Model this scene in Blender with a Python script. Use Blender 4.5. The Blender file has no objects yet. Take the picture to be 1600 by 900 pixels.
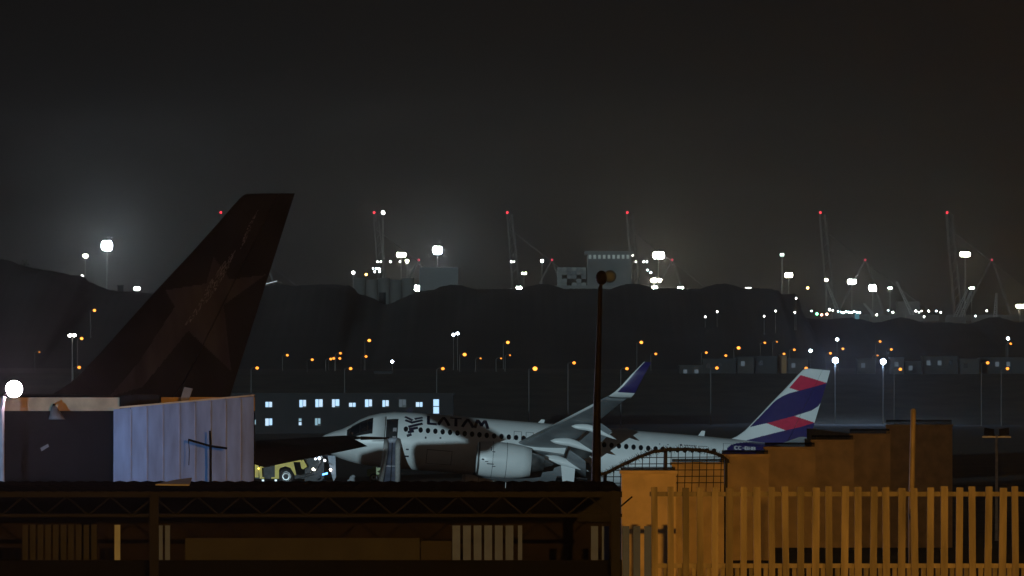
import bpy, math, random
import numpy as np
from mathutils import Vector, Matrix
random.seed(7)
rad = math.radians
scene = bpy.context.scene
C = scene.collection

# ------------------------------------------------------------------ camera
F = 300.0 / 36.0 * 1600.0            # focal length in photo pixels
HZ, CAMZ = 610.0, 7.4                # horizon row, camera height
cd = bpy.data.cameras.new('camera'); cam = bpy.data.objects.new('camera', cd); C.objects.link(cam)
cd.lens = 300; cd.sensor_width = 36; cd.clip_start = 1; cd.clip_end = 20000
cam.location = (0, 0, CAMZ)
cam.rotation_euler = (rad(90) + math.atan((HZ - 450) / F), 0, 0)
scene.camera = cam

def P(px, py, Y):
    return Vector(((px - 800) / F * Y, Y, CAMZ + (HZ - py) / F * Y))
def S(Y):                            # photo pixels per metre
    return F / Y

# ------------------------------------------------------------------ sky and light
SUN_AZ, SUN_EL = 10.0, 0.8           # apron floodlighting: low, from behind and left
world = bpy.data.worlds.new('World'); scene.world = world; world.use_nodes = True
nt = world.node_tree; nt.nodes.clear()
sky = nt.nodes.new('ShaderNodeTexSky'); sky.sky_type = 'NISHITA'; sky.sun_disc = False
sky.sun_elevation = rad(SUN_EL); sky.sun_rotation = rad(180 + SUN_AZ)
sky.dust_density = 4
hs = nt.nodes.new('ShaderNodeHueSaturation'); hs.inputs['Saturation'].default_value = 0.06
bg = nt.nodes.new('ShaderNodeBackground'); bg.inputs['Strength'].default_value = 0.012
wo = nt.nodes.new('ShaderNodeOutputWorld')
nt.links.new(sky.outputs[0], hs.inputs['Color']); nt.links.new(hs.outputs[0], bg.inputs[0]); nt.links.new(bg.outputs[0], wo.inputs[0])
sl = bpy.data.lights.new('sun', 'SUN'); sun = bpy.data.objects.new('sun', sl); C.objects.link(sun)
sl.energy = 1.08; sl.angle = rad(0.12); sl.color = (0.64, 0.90, 1.0)
sun.rotation_euler = Vector((math.sin(rad(SUN_AZ)), math.cos(rad(SUN_AZ)), -math.tan(rad(SUN_EL)))).to_track_quat('-Z', 'Y').to_euler()
vs = scene.view_settings
vs.view_transform = 'Standard'; vs.look = 'None'; vs.exposure = 0; vs.gamma = 1; vs.use_curve_mapping = False
cy = scene.cycles
cy.use_denoising = True
cy.sample_clamp_direct = 0.0
cy.max_bounces = 4; cy.diffuse_bounces = 2; cy.glossy_bounces = 2; cy.volume_bounces = 0
cy.sample_clamp_indirect = 0.3
cy.use_light_tree = True

# ------------------------------------------------------------------ materials
MATS = {}
def mat(name, col, rough=0.6, metal=0.0, var=0.25, scale=3.0, bump=0.0, emit=0.0, stretch=None, spec=0.5, rnd=0.0):
    if name in MATS: return MATS[name]
    m = bpy.data.materials.new(name); m.use_nodes = True
    n = m.node_tree; b = n.nodes['Principled BSDF']
    tc = n.nodes.new('ShaderNodeTexCoord'); mp = n.nodes.new('ShaderNodeMapping')
    mp.inputs['Scale'].default_value = stretch or (1, 1, 1)
    nz = n.nodes.new('ShaderNodeTexNoise'); nz.inputs['Scale'].default_value = scale; nz.inputs['Detail'].default_value = 5
    cr = n.nodes.new('ShaderNodeValToRGB')
    cr.color_ramp.elements[0].position = 0.3; cr.color_ramp.elements[1].position = 0.7
    cr.color_ramp.elements[0].color = (*[max(0, c * (1 - var)) for c in col], 1)
    cr.color_ramp.elements[1].color = (*[min(1, c * (1 + var)) for c in col], 1)
    n.links.new(tc.outputs['Object'], mp.inputs[0]); n.links.new(mp.outputs[0], nz.inputs[0])
    n.links.new(nz.outputs[0], cr.inputs[0]); n.links.new(cr.outputs[0], b.inputs['Base Color'])
    if rnd:
        oi = n.nodes.new('ShaderNodeObjectInfo'); mr = n.nodes.new('ShaderNodeMapRange'); hv = n.nodes.new('ShaderNodeHueSaturation'); ad = n.nodes.new('ShaderNodeVectorMath'); ad.operation = 'MULTIPLY_ADD'
        mr.inputs['To Min'].default_value = 1-rnd; mr.inputs['To Max'].default_value = 1+rnd
        n.links.new(oi.outputs['Random'], mr.inputs['Value']); n.links.new(mr.outputs[0], hv.inputs['Value']); n.links.new(cr.outputs[0], hv.inputs['Color']); n.links.new(hv.outputs[0], b.inputs['Base Color'])
        ad.inputs[1].default_value = (37, 37, 37); n.links.new(oi.outputs['Random'], ad.inputs[0]); n.links.new(mp.outputs[0], ad.inputs[2]); n.links.new(ad.outputs[0], nz.inputs[0])
    b.inputs['Roughness'].default_value = rough; b.inputs['Metallic'].default_value = metal
    b.inputs['Specular IOR Level'].default_value = spec
    if bump:
        bp = n.nodes.new('ShaderNodeBump'); bp.inputs['Strength'].default_value = bump; bp.inputs['Distance'].default_value = 0.05
        n.links.new(nz.outputs[0], bp.inputs['Height']); n.links.new(bp.outputs[0], b.inputs['Normal'])
    if emit:
        b.inputs['Emission Color'].default_value = (*col, 1); b.inputs['Emission Strength'].default_value = emit
        m.cycles.emission_sampling = 'FRONT_BACK' if emit >= 150 else 'NONE'
    MATS[name] = m
    return m

WHITE = mat('aircraft_white', (0.78, 0.80, 0.80), 0.35, var=0.06, scale=0.8)
INDIGO = mat('aircraft_indigo', (0.030, 0.021, 0.12), 0.35, var=0.1)
CORAL = mat('aircraft_coral', (0.60, 0.03, 0.08), 0.35, var=0.1)
WGREY = mat('wing_grey', (0.22, 0.235, 0.25), 0.45, var=0.15, scale=1.5)
DARK = mat('dark_cavity', (0.008, 0.008, 0.010), 0.7)
LINE = mat('panel_line', (0.10, 0.11, 0.13), 0.6)
GLASS = mat('window_glass', (0.010, 0.012, 0.016), 0.12)
METAL = mat('bare_metal', (0.5, 0.5, 0.5), 0.3, 0.9)
TYRE = mat('tyre_rubber', (0.03, 0.03, 0.03), 0.8)
SKYDARK = mat('dark_tail_paint', (0.048, 0.045, 0.050), 0.45, var=0.3, scale=0.6, spec=0.2)
SKYSTAR = mat('faded_star_paint', (0.115, 0.105, 0.112), 0.5, var=0.45, scale=1.2, stretch=(1, 1, 0.3), spec=0.2)
SKYSTREAK = mat('pale_streak_paint', (0.30, 0.28, 0.30), 0.6, var=0.7, scale=7, stretch=(1, 1, 0.3))  # paler tone, broken up along streaks on the fin
def emi(name, col, s): return mat(name, col, 0.5, var=0.0, emit=s)

# ------------------------------------------------------------------ mesh helpers
class MB:
    def __init__(s): s.v = []; s.f = []; s.m = []
    def add(s, vs_, fs, mi=0):
        o = len(s.v); s.v += [tuple(p) for p in vs_]
        s.f += [tuple(i + o for i in f) for f in fs]; s.m += [mi] * len(fs)
        return s
    def box(s, a, b, mi=0):
        (x0, y0, z0), (x1, y1, z1) = a, b
        return s.add([(x0,y0,z0),(x1,y0,z0),(x1,y1,z0),(x0,y1,z0),(x0,y0,z1),(x1,y0,z1),(x1,y1,z1),(x0,y1,z1)],
              [(0,3,2,1),(4,5,6,7),(0,1,5,4),(1,2,6,5),(2,3,7,6),(3,0,4,7)], mi)
    def hexa(s, p, mi=0):            # 4 bottom, 4 top
        return s.add(p, [(0,3,2,1),(4,5,6,7),(0,1,5,4),(1,2,6,5),(2,3,7,6),(3,0,4,7)], mi)
    def tube(s, pts, r, n=8, mi=0, cap=True):
        pts = [Vector(p) for p in pts]
        rs = r if isinstance(r, (list, tuple)) else [r] * len(pts)
        rings = []
        for i, p in enumerate(pts):
            d = (pts[min(i + 1, len(pts) - 1)] - pts[max(i - 1, 0)]).normalized()
            u = d.orthogonal().normalized() if abs(d.z) < 0.99 else Vector((1, 0, 0))
            if abs(d.z) < 0.99: u = Vector((0, 0, 1)).cross(d).normalized()
            w = d.cross(u).normalized()
            rings.append([p + (u * math.cos(2*math.pi*k/n) + w * math.sin(2*math.pi*k/n)) * rs[i] for k in range(n)])
        return s.loft(rings, True, cap, mi)
    def loft(s, rings, closed=True, cap=True, mi=0):
        n = len(rings[0]); vs_ = [p for r in rings for p in r]; fs = []
        for i in range(len(rings) - 1):
            for k in range(n if closed else n - 1):
                a = i*n + k; b = i*n + (k+1) % n
                fs.append((a, b, b + n, a + n))
        if cap: fs.append(tuple(range(n))[::-1]); fs.append(tuple(range((len(rings)-1)*n, len(rings)*n)))
        return s.add(vs_, fs, mi)
    def prism(s, pts, d, mi=0):      # polygon extruded along vector d
        pts = [Vector(p) for p in pts]; d = Vector(d); n = len(pts)
        return s.add(pts + [p + d for p in pts],
             [tuple(range(n))[::-1], tuple(range(n, 2*n))] + [(i, (i+1) % n, (i+1) % n + n, i + n) for i in range(n)], mi)
    def sphere(s, c, r, n=10, m=6, mi=0, sc=(1,1,1)):
        c = Vector(c); rings = []
        for i in range(m + 1):
            t = math.pi * min(max(i / m, 0.02), 0.98)
            rings.append([c + Vector((r*sc[0]*math.sin(t)*math.cos(2*math.pi*k/n), r*sc[1]*math.sin(t)*math.sin(2*math.pi*k/n), -r*sc[2]*math.cos(t))) for k in range(n)])
        return s.loft(rings, True, True, mi)
    def build(s, name, mats, parent=None, smooth=False, loc=None):
        me = bpy.data.meshes.new(name); me.from_pydata(s.v, [], s.f)
        for m in (mats if isinstance(mats, (list, tuple)) else [mats]): me.materials.append(m)
        me.polygons.foreach_set('material_index', s.m)
        if smooth: me.polygons.foreach_set('use_smooth', [True] * len(s.f))
        me.update()
        o = bpy.data.objects.new(name, me); C.objects.link(o)
        if parent is not None: o.parent = parent
        if loc is not None: o.location = loc
        return o
def tag(o, label, cat, group=None):
    o['label'] = label; o['category'] = cat
    if group: o['group'] = group
    return o
def thing(name, label, cat, loc=(0,0,0), group=None, rot=(0,0,0)):
    o = bpy.data.objects.new(name, None); C.objects.link(o); o.location = loc; o.rotation_euler = rot
    o.empty_display_size = 0.5
    return tag(o, label, cat, group)
def struct(o): o['kind'] = 'structure'; return o
def copy_tree(o, parent=None):
    c = o.copy(); C.objects.link(c); c.parent = parent
    for ch in o.children: copy_tree(ch, c)
    return c
def inside(x, y, poly):
    r = False; j = len(poly) - 1
    for i in range(len(poly)):
        xi, yi = poly[i]; xj, yj = poly[j]
        if (yi > y) != (yj > y) and x < (xj - xi) * (y - yi) / (yj - yi) + xi: r = not r
        j = i
    return r

# ------------------------------------------------------------------ terrain
def terr(Y):
    return float(np.interp(Y, [-140, 190, 236, 300, 420, 1850, 1950, 2620, 3300, 5450], [3.9, 3.9, 1.2, 1.2, 0, 0, 11.2, 14, 14, 0]))
GRASS = mat('dry_grass', (0.045, 0.042, 0.030), 0.9, var=0.5, scale=0.15, bump=0.4)
ASPH = mat('asphalt', (0.05, 0.05, 0.052), 0.75, var=0.3, scale=0.5)
HILL = mat('bare_hill', (0.022, 0.022, 0.023), 0.95, var=0.4, scale=0.02, bump=0.5)
ys = sorted(set(list(np.linspace(-140, 5450, 120)) + [190, 236, 300, 420, 1850, 1950, 2620, 3300]))
xs = np.linspace(-850, 850, 35)
g = MB()
g.add([(x, y, terr(y) + (0.0 if y < 700 else 0.25 * math.sin(x*.05 + y*.013))) for y in ys for x in xs],
      [(i*35+k, i*35+k+1, (i+1)*35+k+1, (i+1)*35+k) for i in range(len(ys)-1) for k in range(34)])
struct(g.build('ground', GRASS))
struct(MB().add([(-840,590,.03),(840,590,.03),(840,655,.03),(-840,655,.03)], [(0,1,2,3)]).build('runway', ASPH))
struct(MB().add([(-840,664,.03),(840,664,.03),(840,690,.03),(-840,690,.03)], [(0,1,2,3)]).build('taxiway', ASPH))
crest = [(-260,400),(-80,408),(0,414),(30,415),(60,421),(90,425),(115,431),(138,438),(143,447),(160,453),(185,455),(240,458),(300,456),(360,455),(425,453),
  (445,449),(470,445),(500,444),(530,445),(548,450),(557,458),(563,466),(575,468),(590,471),(604,476),(614,472),(628,466),(640,461),(648,459),(658,455),(690,452.5),(740,451.5),
  (800,452),(860,451),(930,451.5),(1000,450.5),(1080,451),(1150,450.5),(1208,451),(1213,458),(1238,460),(1243,470),(1247,484),(1249,500),(1266,503),
  (1285,501),(1305,498),(1330,496),(1350,501),(1368,504),(1400,500),(1440,504),(1480,503),(1512,506),(1536,501),(1555,499),(1580,503),(1610,502),(1700,498),(1900,500)]
h = MB(); cx = np.array([c[0] for c in crest]); cyy = np.array([c[1] for c in crest])
pxs = np.arange(-260, 1900, 4.0); rows = []
for (Y, t) in ((2600,0),(2700,.22),(2790,.48),(2870,.72),(2930,.9),(2965,.98),(3000,1),(3060,.95),(3200,.6),(3280,0)):
    row = []
    for p in pxs:
        jit = 0.5*math.sin(p*.9) + .4*math.sin(p*.37+1) + .5*random.uniform(-1,1)
        top = P(p, np.interp(p, cx, cyy) + jit*.5, 3000).z
        row.append(((p-800)/F*3000*(1+.02*(Y-3000)/400), Y + 8*math.sin(p*.05+Y), 13 + (top-13)*t*(1 if t in (0,1) else 1+.06*math.sin(p*.045+Y*.1))))
    rows.append(row)
h.loft(rows, closed=False, cap=False)
struct(h.build('hill', HILL, smooth=True))

# ------------------------------------------------------------------ aircraft
FS = [(0,-.55,-.56,.01),(.05,-.40,-.72,.17),(.15,-.29,-.86,.31),(.5,-.03,-1.14,.62),(1.0,.21,-1.38,.93),(1.6,.45,-1.58,1.22),(2.2,.80,-1.72,1.42),(2.8,1.25,-1.83,1.58),
  (3.4,1.58,-1.91,1.70),(4.2,1.84,-1.98,1.82),(5.2,2.01,-2.04,1.92),(6.4,2.07,-2.07,1.975),(24,2.07,-2.07,1.975),(26,2.07,-1.90,1.96),(28,2.06,-1.5,1.86),
  (30,2.02,-.98,1.66),(32,1.95,-.42,1.35),(34,1.83,.12,.98),(36,1.62,.62,.56),(37.2,1.42,.92,.28),(37.57,1.3,1.02,.15)]
FSA = np.array(FS); fr_ = np.clip(1-FSA[:,0]/6.4, 0, 1); FSA[:,0] -= .24*fr_; FSA[:,2] -= .10*np.sin(np.pi*np.clip(FSA[:,0]+.24, 0, 6)/6)   # blunt nose
def fus(x):
    t, b, w = (float(np.interp(x, FSA[:,0], FSA[:,i])) for i in (1,2,3))
    return (t+b)/2, (t-b)/2, w
def fp(x, a, off=0.0):               # point on the port side (y < 0), a = angle above the waterline
    zc, hz, w = fus(x)
    return Vector((x, -(w+off)*math.cos(a), zc + (hz+off)*math.sin(a)))
PITCH, ROLL, YAW = rad(4.6), rad(-12.5), rad(3.5)
LX, LY, LZ = P(503, 678, 617.3)      # centreline of the nose
def trace(px, py):                   # photo pixel -> (station, angle) on the big jet's port side
    x = (px - 503) / 21.6 - .18
    zc, hz, w = fus(max(x, .3))
    yc = 678 + (px - 503) * math.tan(PITCH) - zc * 21.6
    sa = max(-.98, min(.98, (yc - py) / (hz * 21.6 + .6)))
    return x, math.asin(sa) + ROLL
def airfoil(n=9):                    # closed loop (chord 0..1, thickness +-1)
    xs_ = [.5*(1-math.cos(math.pi*i/n)) for i in range(n+1)]
    th = lambda t: 5*(.2969*math.sqrt(t)-.126*t-.3516*t*t+.2843*t**3-.1015*t**4)
    return [(t, th(t)) for t in xs_] + [(t, -th(t)) for t in xs_[-2:0:-1]]
AF = airfoil()
def wing_mesh(secs, mi=0):           # secs: (x_le, y, z, chord, thickness, twist)
    rings = []
    for (x, y, z, c, t, tw) in secs:
        rings.append([Vector((x + u*c, y, z + v*t*c - (u*c)*math.tan(tw))) for (u, v) in AF])
    return MB().loft(rings, True, True, mi)

def fuselage(root, paints, fn, trim=False):
    xm = lambda x: x if not trim or x < 30 else 30+(x-30)*.66
    st = sorted(set([round(s, 3) for s in list(np.linspace(-.24, 6.4, 72)) + list(np.linspace(6.4, 24, 90)) + list(np.linspace(24, 37.57, 150))] + [-.23,-.2,-.16]))
    n = 96; b = MB()
    def ring(x):
        zc, hz, w = fus(x)
        return [(xm(x), -w*math.cos(2*math.pi*k/n), zc + hz*math.sin(2*math.pi*k/n)) for k in range(n)]
    b.loft([ring(x) for x in st], True, True)
    for i in range(len(st)-1):
        for k in range(n):
            a = 2*math.pi*(k+.5)/n
            if a > math.pi: a -= 2*math.pi
            b.m[i*n+k] = fn((st[i]+st[i+1])/2, a)
    return b.build('fuselage', paints, root, True)

def fin_parts(root, le, te, paints, fn, ny=60, nx=44):
    """fin and rudder from leading/trailing edge curves [(x,z)...] bottom to top"""
    zs = np.linspace(le[0][1], le[-1][1], ny)
    lx = np.interp(zs, [p[1] for p in le], [p[0] for p in le]); tx = np.interp(zs, [p[1] for p in te], [p[0] for p in te])
    th = lambda t: 5*(.2969*math.sqrt(max(t,0))-.126*t-.3516*t*t+.2843*t**3-.1036*t**4)
    for nm, u0, u1 in (('fin', 0, .70), ('rudder', .706, 1)):
        us = [u0 + (u1-u0)*k/nx for k in range(nx+1)]
        b = MB()
        for side in (-1, 1):
            grid = []
            for i in range(ny):
                c = tx[i]-lx[i]; T = min(.11*c, .34)
                grid.append([(lx[i]+u*c, side*(T*th(u)+.004), zs[i]) for u in us])
            o = len(b.v); b.v += [p for r in grid for p in r]
            for i in range(ny-1):
                for k in range(nx):
                    q = (o+i*(nx+1)+k, o+i*(nx+1)+k+1, o+(i+1)*(nx+1)+k+1, o+(i+1)*(nx+1)+k)
                    b.f.append(q if side < 0 else q[::-1])
                    X = (grid[i][k][0]+grid[i+1][k+1][0])/2; Z = (zs[i]+zs[i+1])/2
                    b.m.append(fn(X, Z))
        # close the rim
        N = ny*(nx+1)
        for k in range(nx):
            for i in (0, ny-1):
                a = i*(nx+1)+k; b.f.append((a, a+1, N+a+1, N+a)); b.m.append(0 if i else fn(b.v[a][0], b.v[a][2]))
        for i in range(ny-1):
            for k in (0, nx):
                a = i*(nx+1)+k; b.f.append((a, a+nx+1, N+a+nx+1, N+a)); b.m.append(fn(b.v[a][0], b.v[a][2]))
        b.build(nm, paints, root, True)

def engine(root, side, c, body, full=True):
    cx_, cy_, cz = c
    e = lambda prof, n=40: [[(cx_+x, cy_+r*math.cos(2*math.pi*k/n), cz+r*math.sin(2*math.pi*k/n)) for k in range(n)] for x, r in prof]
    nac = MB().loft(e([(.9,.93),(.4,.97),(.08,1.03),(0,1.10),(.03,1.17),(.2,1.22),(.7,1.275),(1.5,1.29),(2.4,1.265),(3.2,1.17),(3.85,1.04),(3.86,.98),(3.2,.95)]), True, False).build('engine_nacelle', body, root, True)
    MB().loft(e([(-.012,1.06),(-.012,1.115),(.03,1.18),(.13,1.208)]), True, False).build('inlet_lip', METAL, nac, True)
    MB().loft(e([(.9,.95),(.88,.3),(.45,.02)]), True, True).build('fan', DARK, nac, True)
    for xx in (1.05, 2.05):
        MB().loft(e([(xx,1.296),(xx+.03,1.296)]), True, False).build('cowl_seam', LINE, nac)
    MB().loft(e([(2.6,.80),(3.9,.72),(4.8,.52),(4.8,.46),(4.2,.44)]), True, False).build('exhaust_nozzle', METAL, nac, True)
    MB().loft(e([(4.2,.44),(4.9,.30),(5.5,.04)]), True, True).build('exhaust_cone', METAL, nac, True)
    MB().hexa([(cx_+1.2,cy_-.22,cz+1.1),(cx_+6.2,cy_-.22,cz+.75),(cx_+6.2,cy_+.22,cz+.75),(cx_+1.2,cy_+.22,cz+1.1),
               (cx_+2.0,cy_-.14,cz+1.5),(cx_+6.4,cy_-.14,cz+1.6),(cx_+6.4,cy_+.14,cz+1.6),(cx_+2.0,cy_+.14,cz+1.5)]).build('pylon', body, nac)
    return nac

def canoe(root, x0, x1, y, z, r, droop, m):
    b = MB(); rings = []
    for i in range(13):
        t = i/12; rr = r*max(.03, math.sin(math.pi*(t**.75))**.7)
        x = x0+(x1-x0)*t; zz = z - droop*max(0, t-.35)**1.3
        rings.append([(x, y+.6*rr*math.cos(2*math.pi*k/10), zz+rr*math.sin(2*math.pi*k/10)) for k in range(10)])
    return b.loft(rings).build('flap_track_fairing', m, root, True)

def wings(root, side, dih, body, flaps, tipmat):
    s = side; d = math.tan(dih)
    Z = lambda y: -1.25 + (y-1.5)*d + (.0022*(y-1.5)**2)
    sec = [(11.5,1.2,7.0,.14),(12.2,2.6,6.1,.13),(14.1,6.4,4.0,.12),(16.9,12,2.6,.11),(18.9,15.9,1.75,.11),(19.25,16.5,1.66,.11)]
    wing_mesh([(x, s*y, Z(y), c*(.86 if flaps else 1), t, rad(1.5)) for (x,y,c,t) in sec]).build('wing', WGREY if body is WHITE else body, root, True)
    # sharklet
    zt = Z(16.5)
    base = [(19.25,16.5,0,1.66,.10),(19.42,16.78,.06,1.58,.10),(19.75,17.08,.28,1.42,.09),(20.15,17.28,.70,1.2,.09),(20.75,17.55,1.45,.92,.08),(21.6,17.85,2.42,.52,.07)]
    n = len(base); b = MB(); rings = []
    for i,(x,y,z,c,t) in enumerate(base):
        a = (0,.35,.9,1.15,1.22,1.25)[i]
        rings.append([Vector((x+u*c, s*(y - v*t*c*math.sin(a)), zt+z + v*t*c*math.cos(a))) for (u,v) in AF])
    fins = MB().loft(rings, True, True)
    k = len(AF)
    for i in range(n-1):
        for q in range(k):
            u = AF[q][0]
            fins.m[i*k+q] = 1 if (i >= 2 and u > .16) else 0
    fins.build('sharklet', [body, tipmat], root, True)
    if flaps:
        for (ya, yb, fr) in ((2.3,6.2,.86),(6.5,12.2,.86)):
            rr = []
            for y in (ya, (ya+yb)/2, yb):
                c = float(np.interp(y,[q[1] for q in sec],[q[2] for q in sec])); xle = float(np.interp(y,[q[1] for q in sec],[q[0] for q in sec]))
                fc = c*.24+.25
                rr.append((xle+c*.86, s*y, Z(y)-.28-c*.02, fc, .12, rad(30)))
            wing_mesh(rr).build('flap', WGREY, root, True)
        for (ya, yb) in ((2.6,5.0),(6.9,15.4)):
            rr = []
            for y in (ya, yb):
                xle = float(np.interp(y,[q[1] for q in sec],[q[0] for q in sec])); c = float(np.interp(y,[q[1] for q in sec],[q[2] for q in sec]))
                rr.append((xle-.28, s*y, Z(y)-.20, c*.13+.2, .12, rad(-14)))
            wing_mesh(rr).build('slat', body, root, True)
        for (y, x0, L, r) in ((4.2,15.1,4.1,.33),(8.1,16.0,3.7,.30),(11.4,17.2,3.3,.25)):
            canoe(root, x0, x0+L, s*y, Z(y)-.42, r, 1.25, body)
    return Z

def stab(root, side, z0, body, dih, droop=0, xo=0, span=6.2):
    s = side
    sec = [(30.9+xo,.6,3.9),(34.0+xo,span,1.6)]
    zf = lambda y: z0 + (y-.6)*math.tan(dih)
    wing_mesh([(x, s*y, zf(y), c*.68, .13, 0) for (x,y,c) in sec]).build('horizontal_stabilizer', body, root, True)
    el = [(sec[0][0]+3.9*.685, .75, 3.9*.31), (34.0-.26+xo+1.6*.69, span-.55, 1.75*.31)]
    wing_mesh([(x, s*y, zf(y), c, .13, droop) for (x,y,c) in el]).build('elevator', body, root, True)
    MB().hexa([(34.05+xo+1.08,s*(span-.5),zf(span)-.06),(34.05+xo+1.9,s*(span-.45),zf(span)-.03),(34.05+xo+1.75,s*(span+.05),zf(span)-.02),(34.0+xo+1.08,s*span,zf(span)-.04),
               (34.05+xo+1.08,s*(span-.5),zf(span)+.05),(34.05+xo+1.9,s*(span-.45),zf(span)+.02),(34.05+xo+1.75,s*(span+.05),zf(span)+.02),(34.0+xo+1.08,s*span,zf(span)+.03)]).build('stabilizer_tip', body, root)

def wheel(parent, c, r, w, axis='y'):
    c = Vector(c); n = 20
    def ring(rr, o): return [c + Vector((rr*math.cos(2*math.pi*k/n), o, rr*math.sin(2*math.pi*k/n))) for k in range(n)]
    t = MB().loft([ring(r*.6,-w/2),ring(r*.93,-w/2),ring(r,-w*.3),ring(r,w*.3),ring(r*.93,w/2),ring(r*.6,w/2)], True, False).build('tyre', TYRE, parent, True)
    MB().loft([ring(.04,-w*.30),ring(r*.22,-w*.42),ring(r*.3,-w*.25),ring(r*.56,-w*.3),ring(r*.61,-w*.49),ring(r*.61,w*.49)], True, True).build('rim', METAL, parent, True)

# ---- damaged airliner
jet = thing('airliner', 'white twin-engine airliner with indigo and coral tail, rolled away with slide deployed', 'airplane', (LX, LY, LZ), rot=(ROLL, PITCH, YAW))
tail_ind = [trace(*p) for p in [(1131,708),(1138,703),(1144,697),(1150,693.5),(1162,692),(1190,690),(1290,686),(1330,760),(1120,770)]]
DOORP = (4.55, 5.45, rad(-15), rad(36))
def jet_paint(x, a):
    aa = a
    if 28.0 < x and aa < rad(60) and inside(x, aa, tail_ind): return 1
    if x > 30.2 + max(0, math.degrees(aa))*.035: return 1
    if x > 30 and aa < rad(-55): return 1
    if x > 30 and (aa > rad(150) or aa < rad(-120)): return 1
    if 4.56 < x < 5.40 and rad(-14) < aa < rad(37): return 2  # doorway shade painted dark on the skin
    return 0
fuselage(jet, [WHITE, INDIGO, DARK], jet_paint)
def finxz(px, py):                   # photo pixel -> local x,z in the (pitched) fin plane, rolled away
    X = (px-503)/21.6; Zu = (678-py)/21.6
    z = (Zu*math.cos(PITCH) + X*math.sin(PITCH)) ; x = X*math.cos(PITCH) - Zu*math.sin(PITCH)
    return x/math.cos(YAW), z/math.cos(ROLL)
LE = [finxz(*p) for p in [(1118,690),(1141,687),(1153,682),(1166,673),(1180,659),(1206,632),(1232,606),(1252,585),(1259,578),(1264,575.5)]]
TE = [finxz(*p) for p in [(1260,713),(1268,690),(1275,664),(1285,633),(1296,601),(1303,577)]]
LE = sorted(LE, key=lambda p: p[1]); TE = sorted(TE, key=lambda p: p[1])
zf = lambda L: [finxz(990+x/4.09, 560+y/4.09) for x, y in L]
ind = [zf([(1290,140),(1258,168),(1212,283),(1195,307),(1150,335),(1040,371),(860,418),(752,441),(830,362),(920,272),(965,244),(1010,225),(1070,210),(1180,180),(1250,155)]),
       zf([(655,545),(720,530),(800,508),(980,463),(1080,440),(1170,411),(1200,405),(1200,700),(400,700),(560,610),(610,565)])]
cor = [zf([(1085,108),(1255,157),(1180,180),(1070,210),(1010,190)]), zf([(1040,371),(1170,411),(1080,440),(980,463),(860,418)])]
def fin_paint(x, z):
    if any(inside(x, z, p) for p in cor): return 2
    if any(inside(x, z, p) for p in ind): return 1
    return 0
fin_parts(jet, LE, TE, [WHITE, INDIGO, CORAL], fin_paint, ny=150, nx=90)
wings(jet, -1, rad(5.6), WHITE, True, INDIGO)
wings(jet, 1, rad(11.5), WHITE, False, INDIGO)
engine(jet, -1, (11.0, -5.75, -2.12), WHITE)
engine(jet, 1, (10.75, 5.75, -1.35), WHITE)
stab(jet, -1, .8, WGREY, rad(4)); stab(jet, 1, 1.0, WHITE, rad(6))
# belly fairing
bf = MB(); rr = []
for x, w_, d_ in ((10.6,.6,1.95),(11.6,1.75,2.2),(13,2.2,2.42),(17.5,2.2,2.45),(19.3,1.8,2.25),(20.6,.6,1.98)):
    rr.append([(x, -w_*math.cos(t), -.95 - (d_-.95)*math.sin(t)) for t in np.linspace(0, math.pi, 17)])
bf.loft(rr, False, False); bf.build('belly_fairing', WGREY, jet, True)
# cabin windows
wm = None
skip = {7,}
for i in range(43):
    x = 5.95 + .533*i
    if i == 1: continue
    ring = [fp(x+.125*math.cos(t), rad(12.5)+.18/2.07*math.sin(t), .012) for t in np.linspace(0, 2*math.pi, 13)[:-1]]
    rin = [fp(x+.165*math.cos(t), rad(12.5)+.22/2.07*math.sin(t), .006) for t in np.linspace(0, 2*math.pi, 13)[:-1]]
    MB().loft([rin, ring], True, False).add(ring, [tuple(range(12))]).build('cabin_window', GLASS, jet)
def outline(x0, x1, a0, a1, name, m=LINE, t=.035, off=.014):
    b = MB(); N = 8
    def strip(pa, pb):
        b.add(pa + pb, [(i, i+1, len(pa)+i+1, len(pa)+i) for i in range(len(pa)-1)])
    av = [a0+(a1-a0)*i/N for i in range(N+1)]
    for xx in (x0, x1): strip([fp(xx-t/2, a, off) for a in av], [fp(xx+t/2, a, off) for a in av])
    for aa in (a0, a1): strip([fp(x0, aa-t/4, off), fp(x1, aa-t/4, off)], [fp(x0, aa+t/4, off), fp(x1, aa+t/4, off)])
    return b.build(name, m, jet)
for x in (14.05, 14.92): outline(x-.27, x+.27, rad(-1), rad(27), 'overwing_exit')
outline(29.0, 29.75, rad(-12), rad(36), 'rear_door')
outline(7.6, 9.4, rad(-58), rad(-26), 'cargo_door')
# open door: flat dark sheet for the shade inside the doorway, inner lining, door pushed forward
dw = MB()
x0, x1 = 4.56, 5.40
dw.add([fp(x0,rad(-13),.02), fp(x1,rad(-13),.02), fp(x1,rad(36),.02), fp(x0,rad(36),.02)], [(0,1,2,3)])
dw.build('doorway', DARK, jet)
lin = MB(); lin.add([fp(5.02,rad(-11),.04), fp(5.28,rad(-11),.04), fp(5.28,rad(14),.04), fp(5.02,rad(14),.04)], [(0,1,2,3)])
lin.build('galley_panel', mat('galley_grey', (.30,.28,.30), .6), jet)
dp = MB(); av = [rad(-14)+rad(51)*i/8 for i in range(9)]
dp.loft([[fp(3.55,a,.34) for a in av],[fp(4.42,a,.30) for a in av],[fp(4.42,a,.20) for a in av],[fp(3.55,a,.24) for a in av],[fp(3.55,a,.34) for a in av]], False, False)
dp.build('open_door', WHITE, jet, True)
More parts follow.
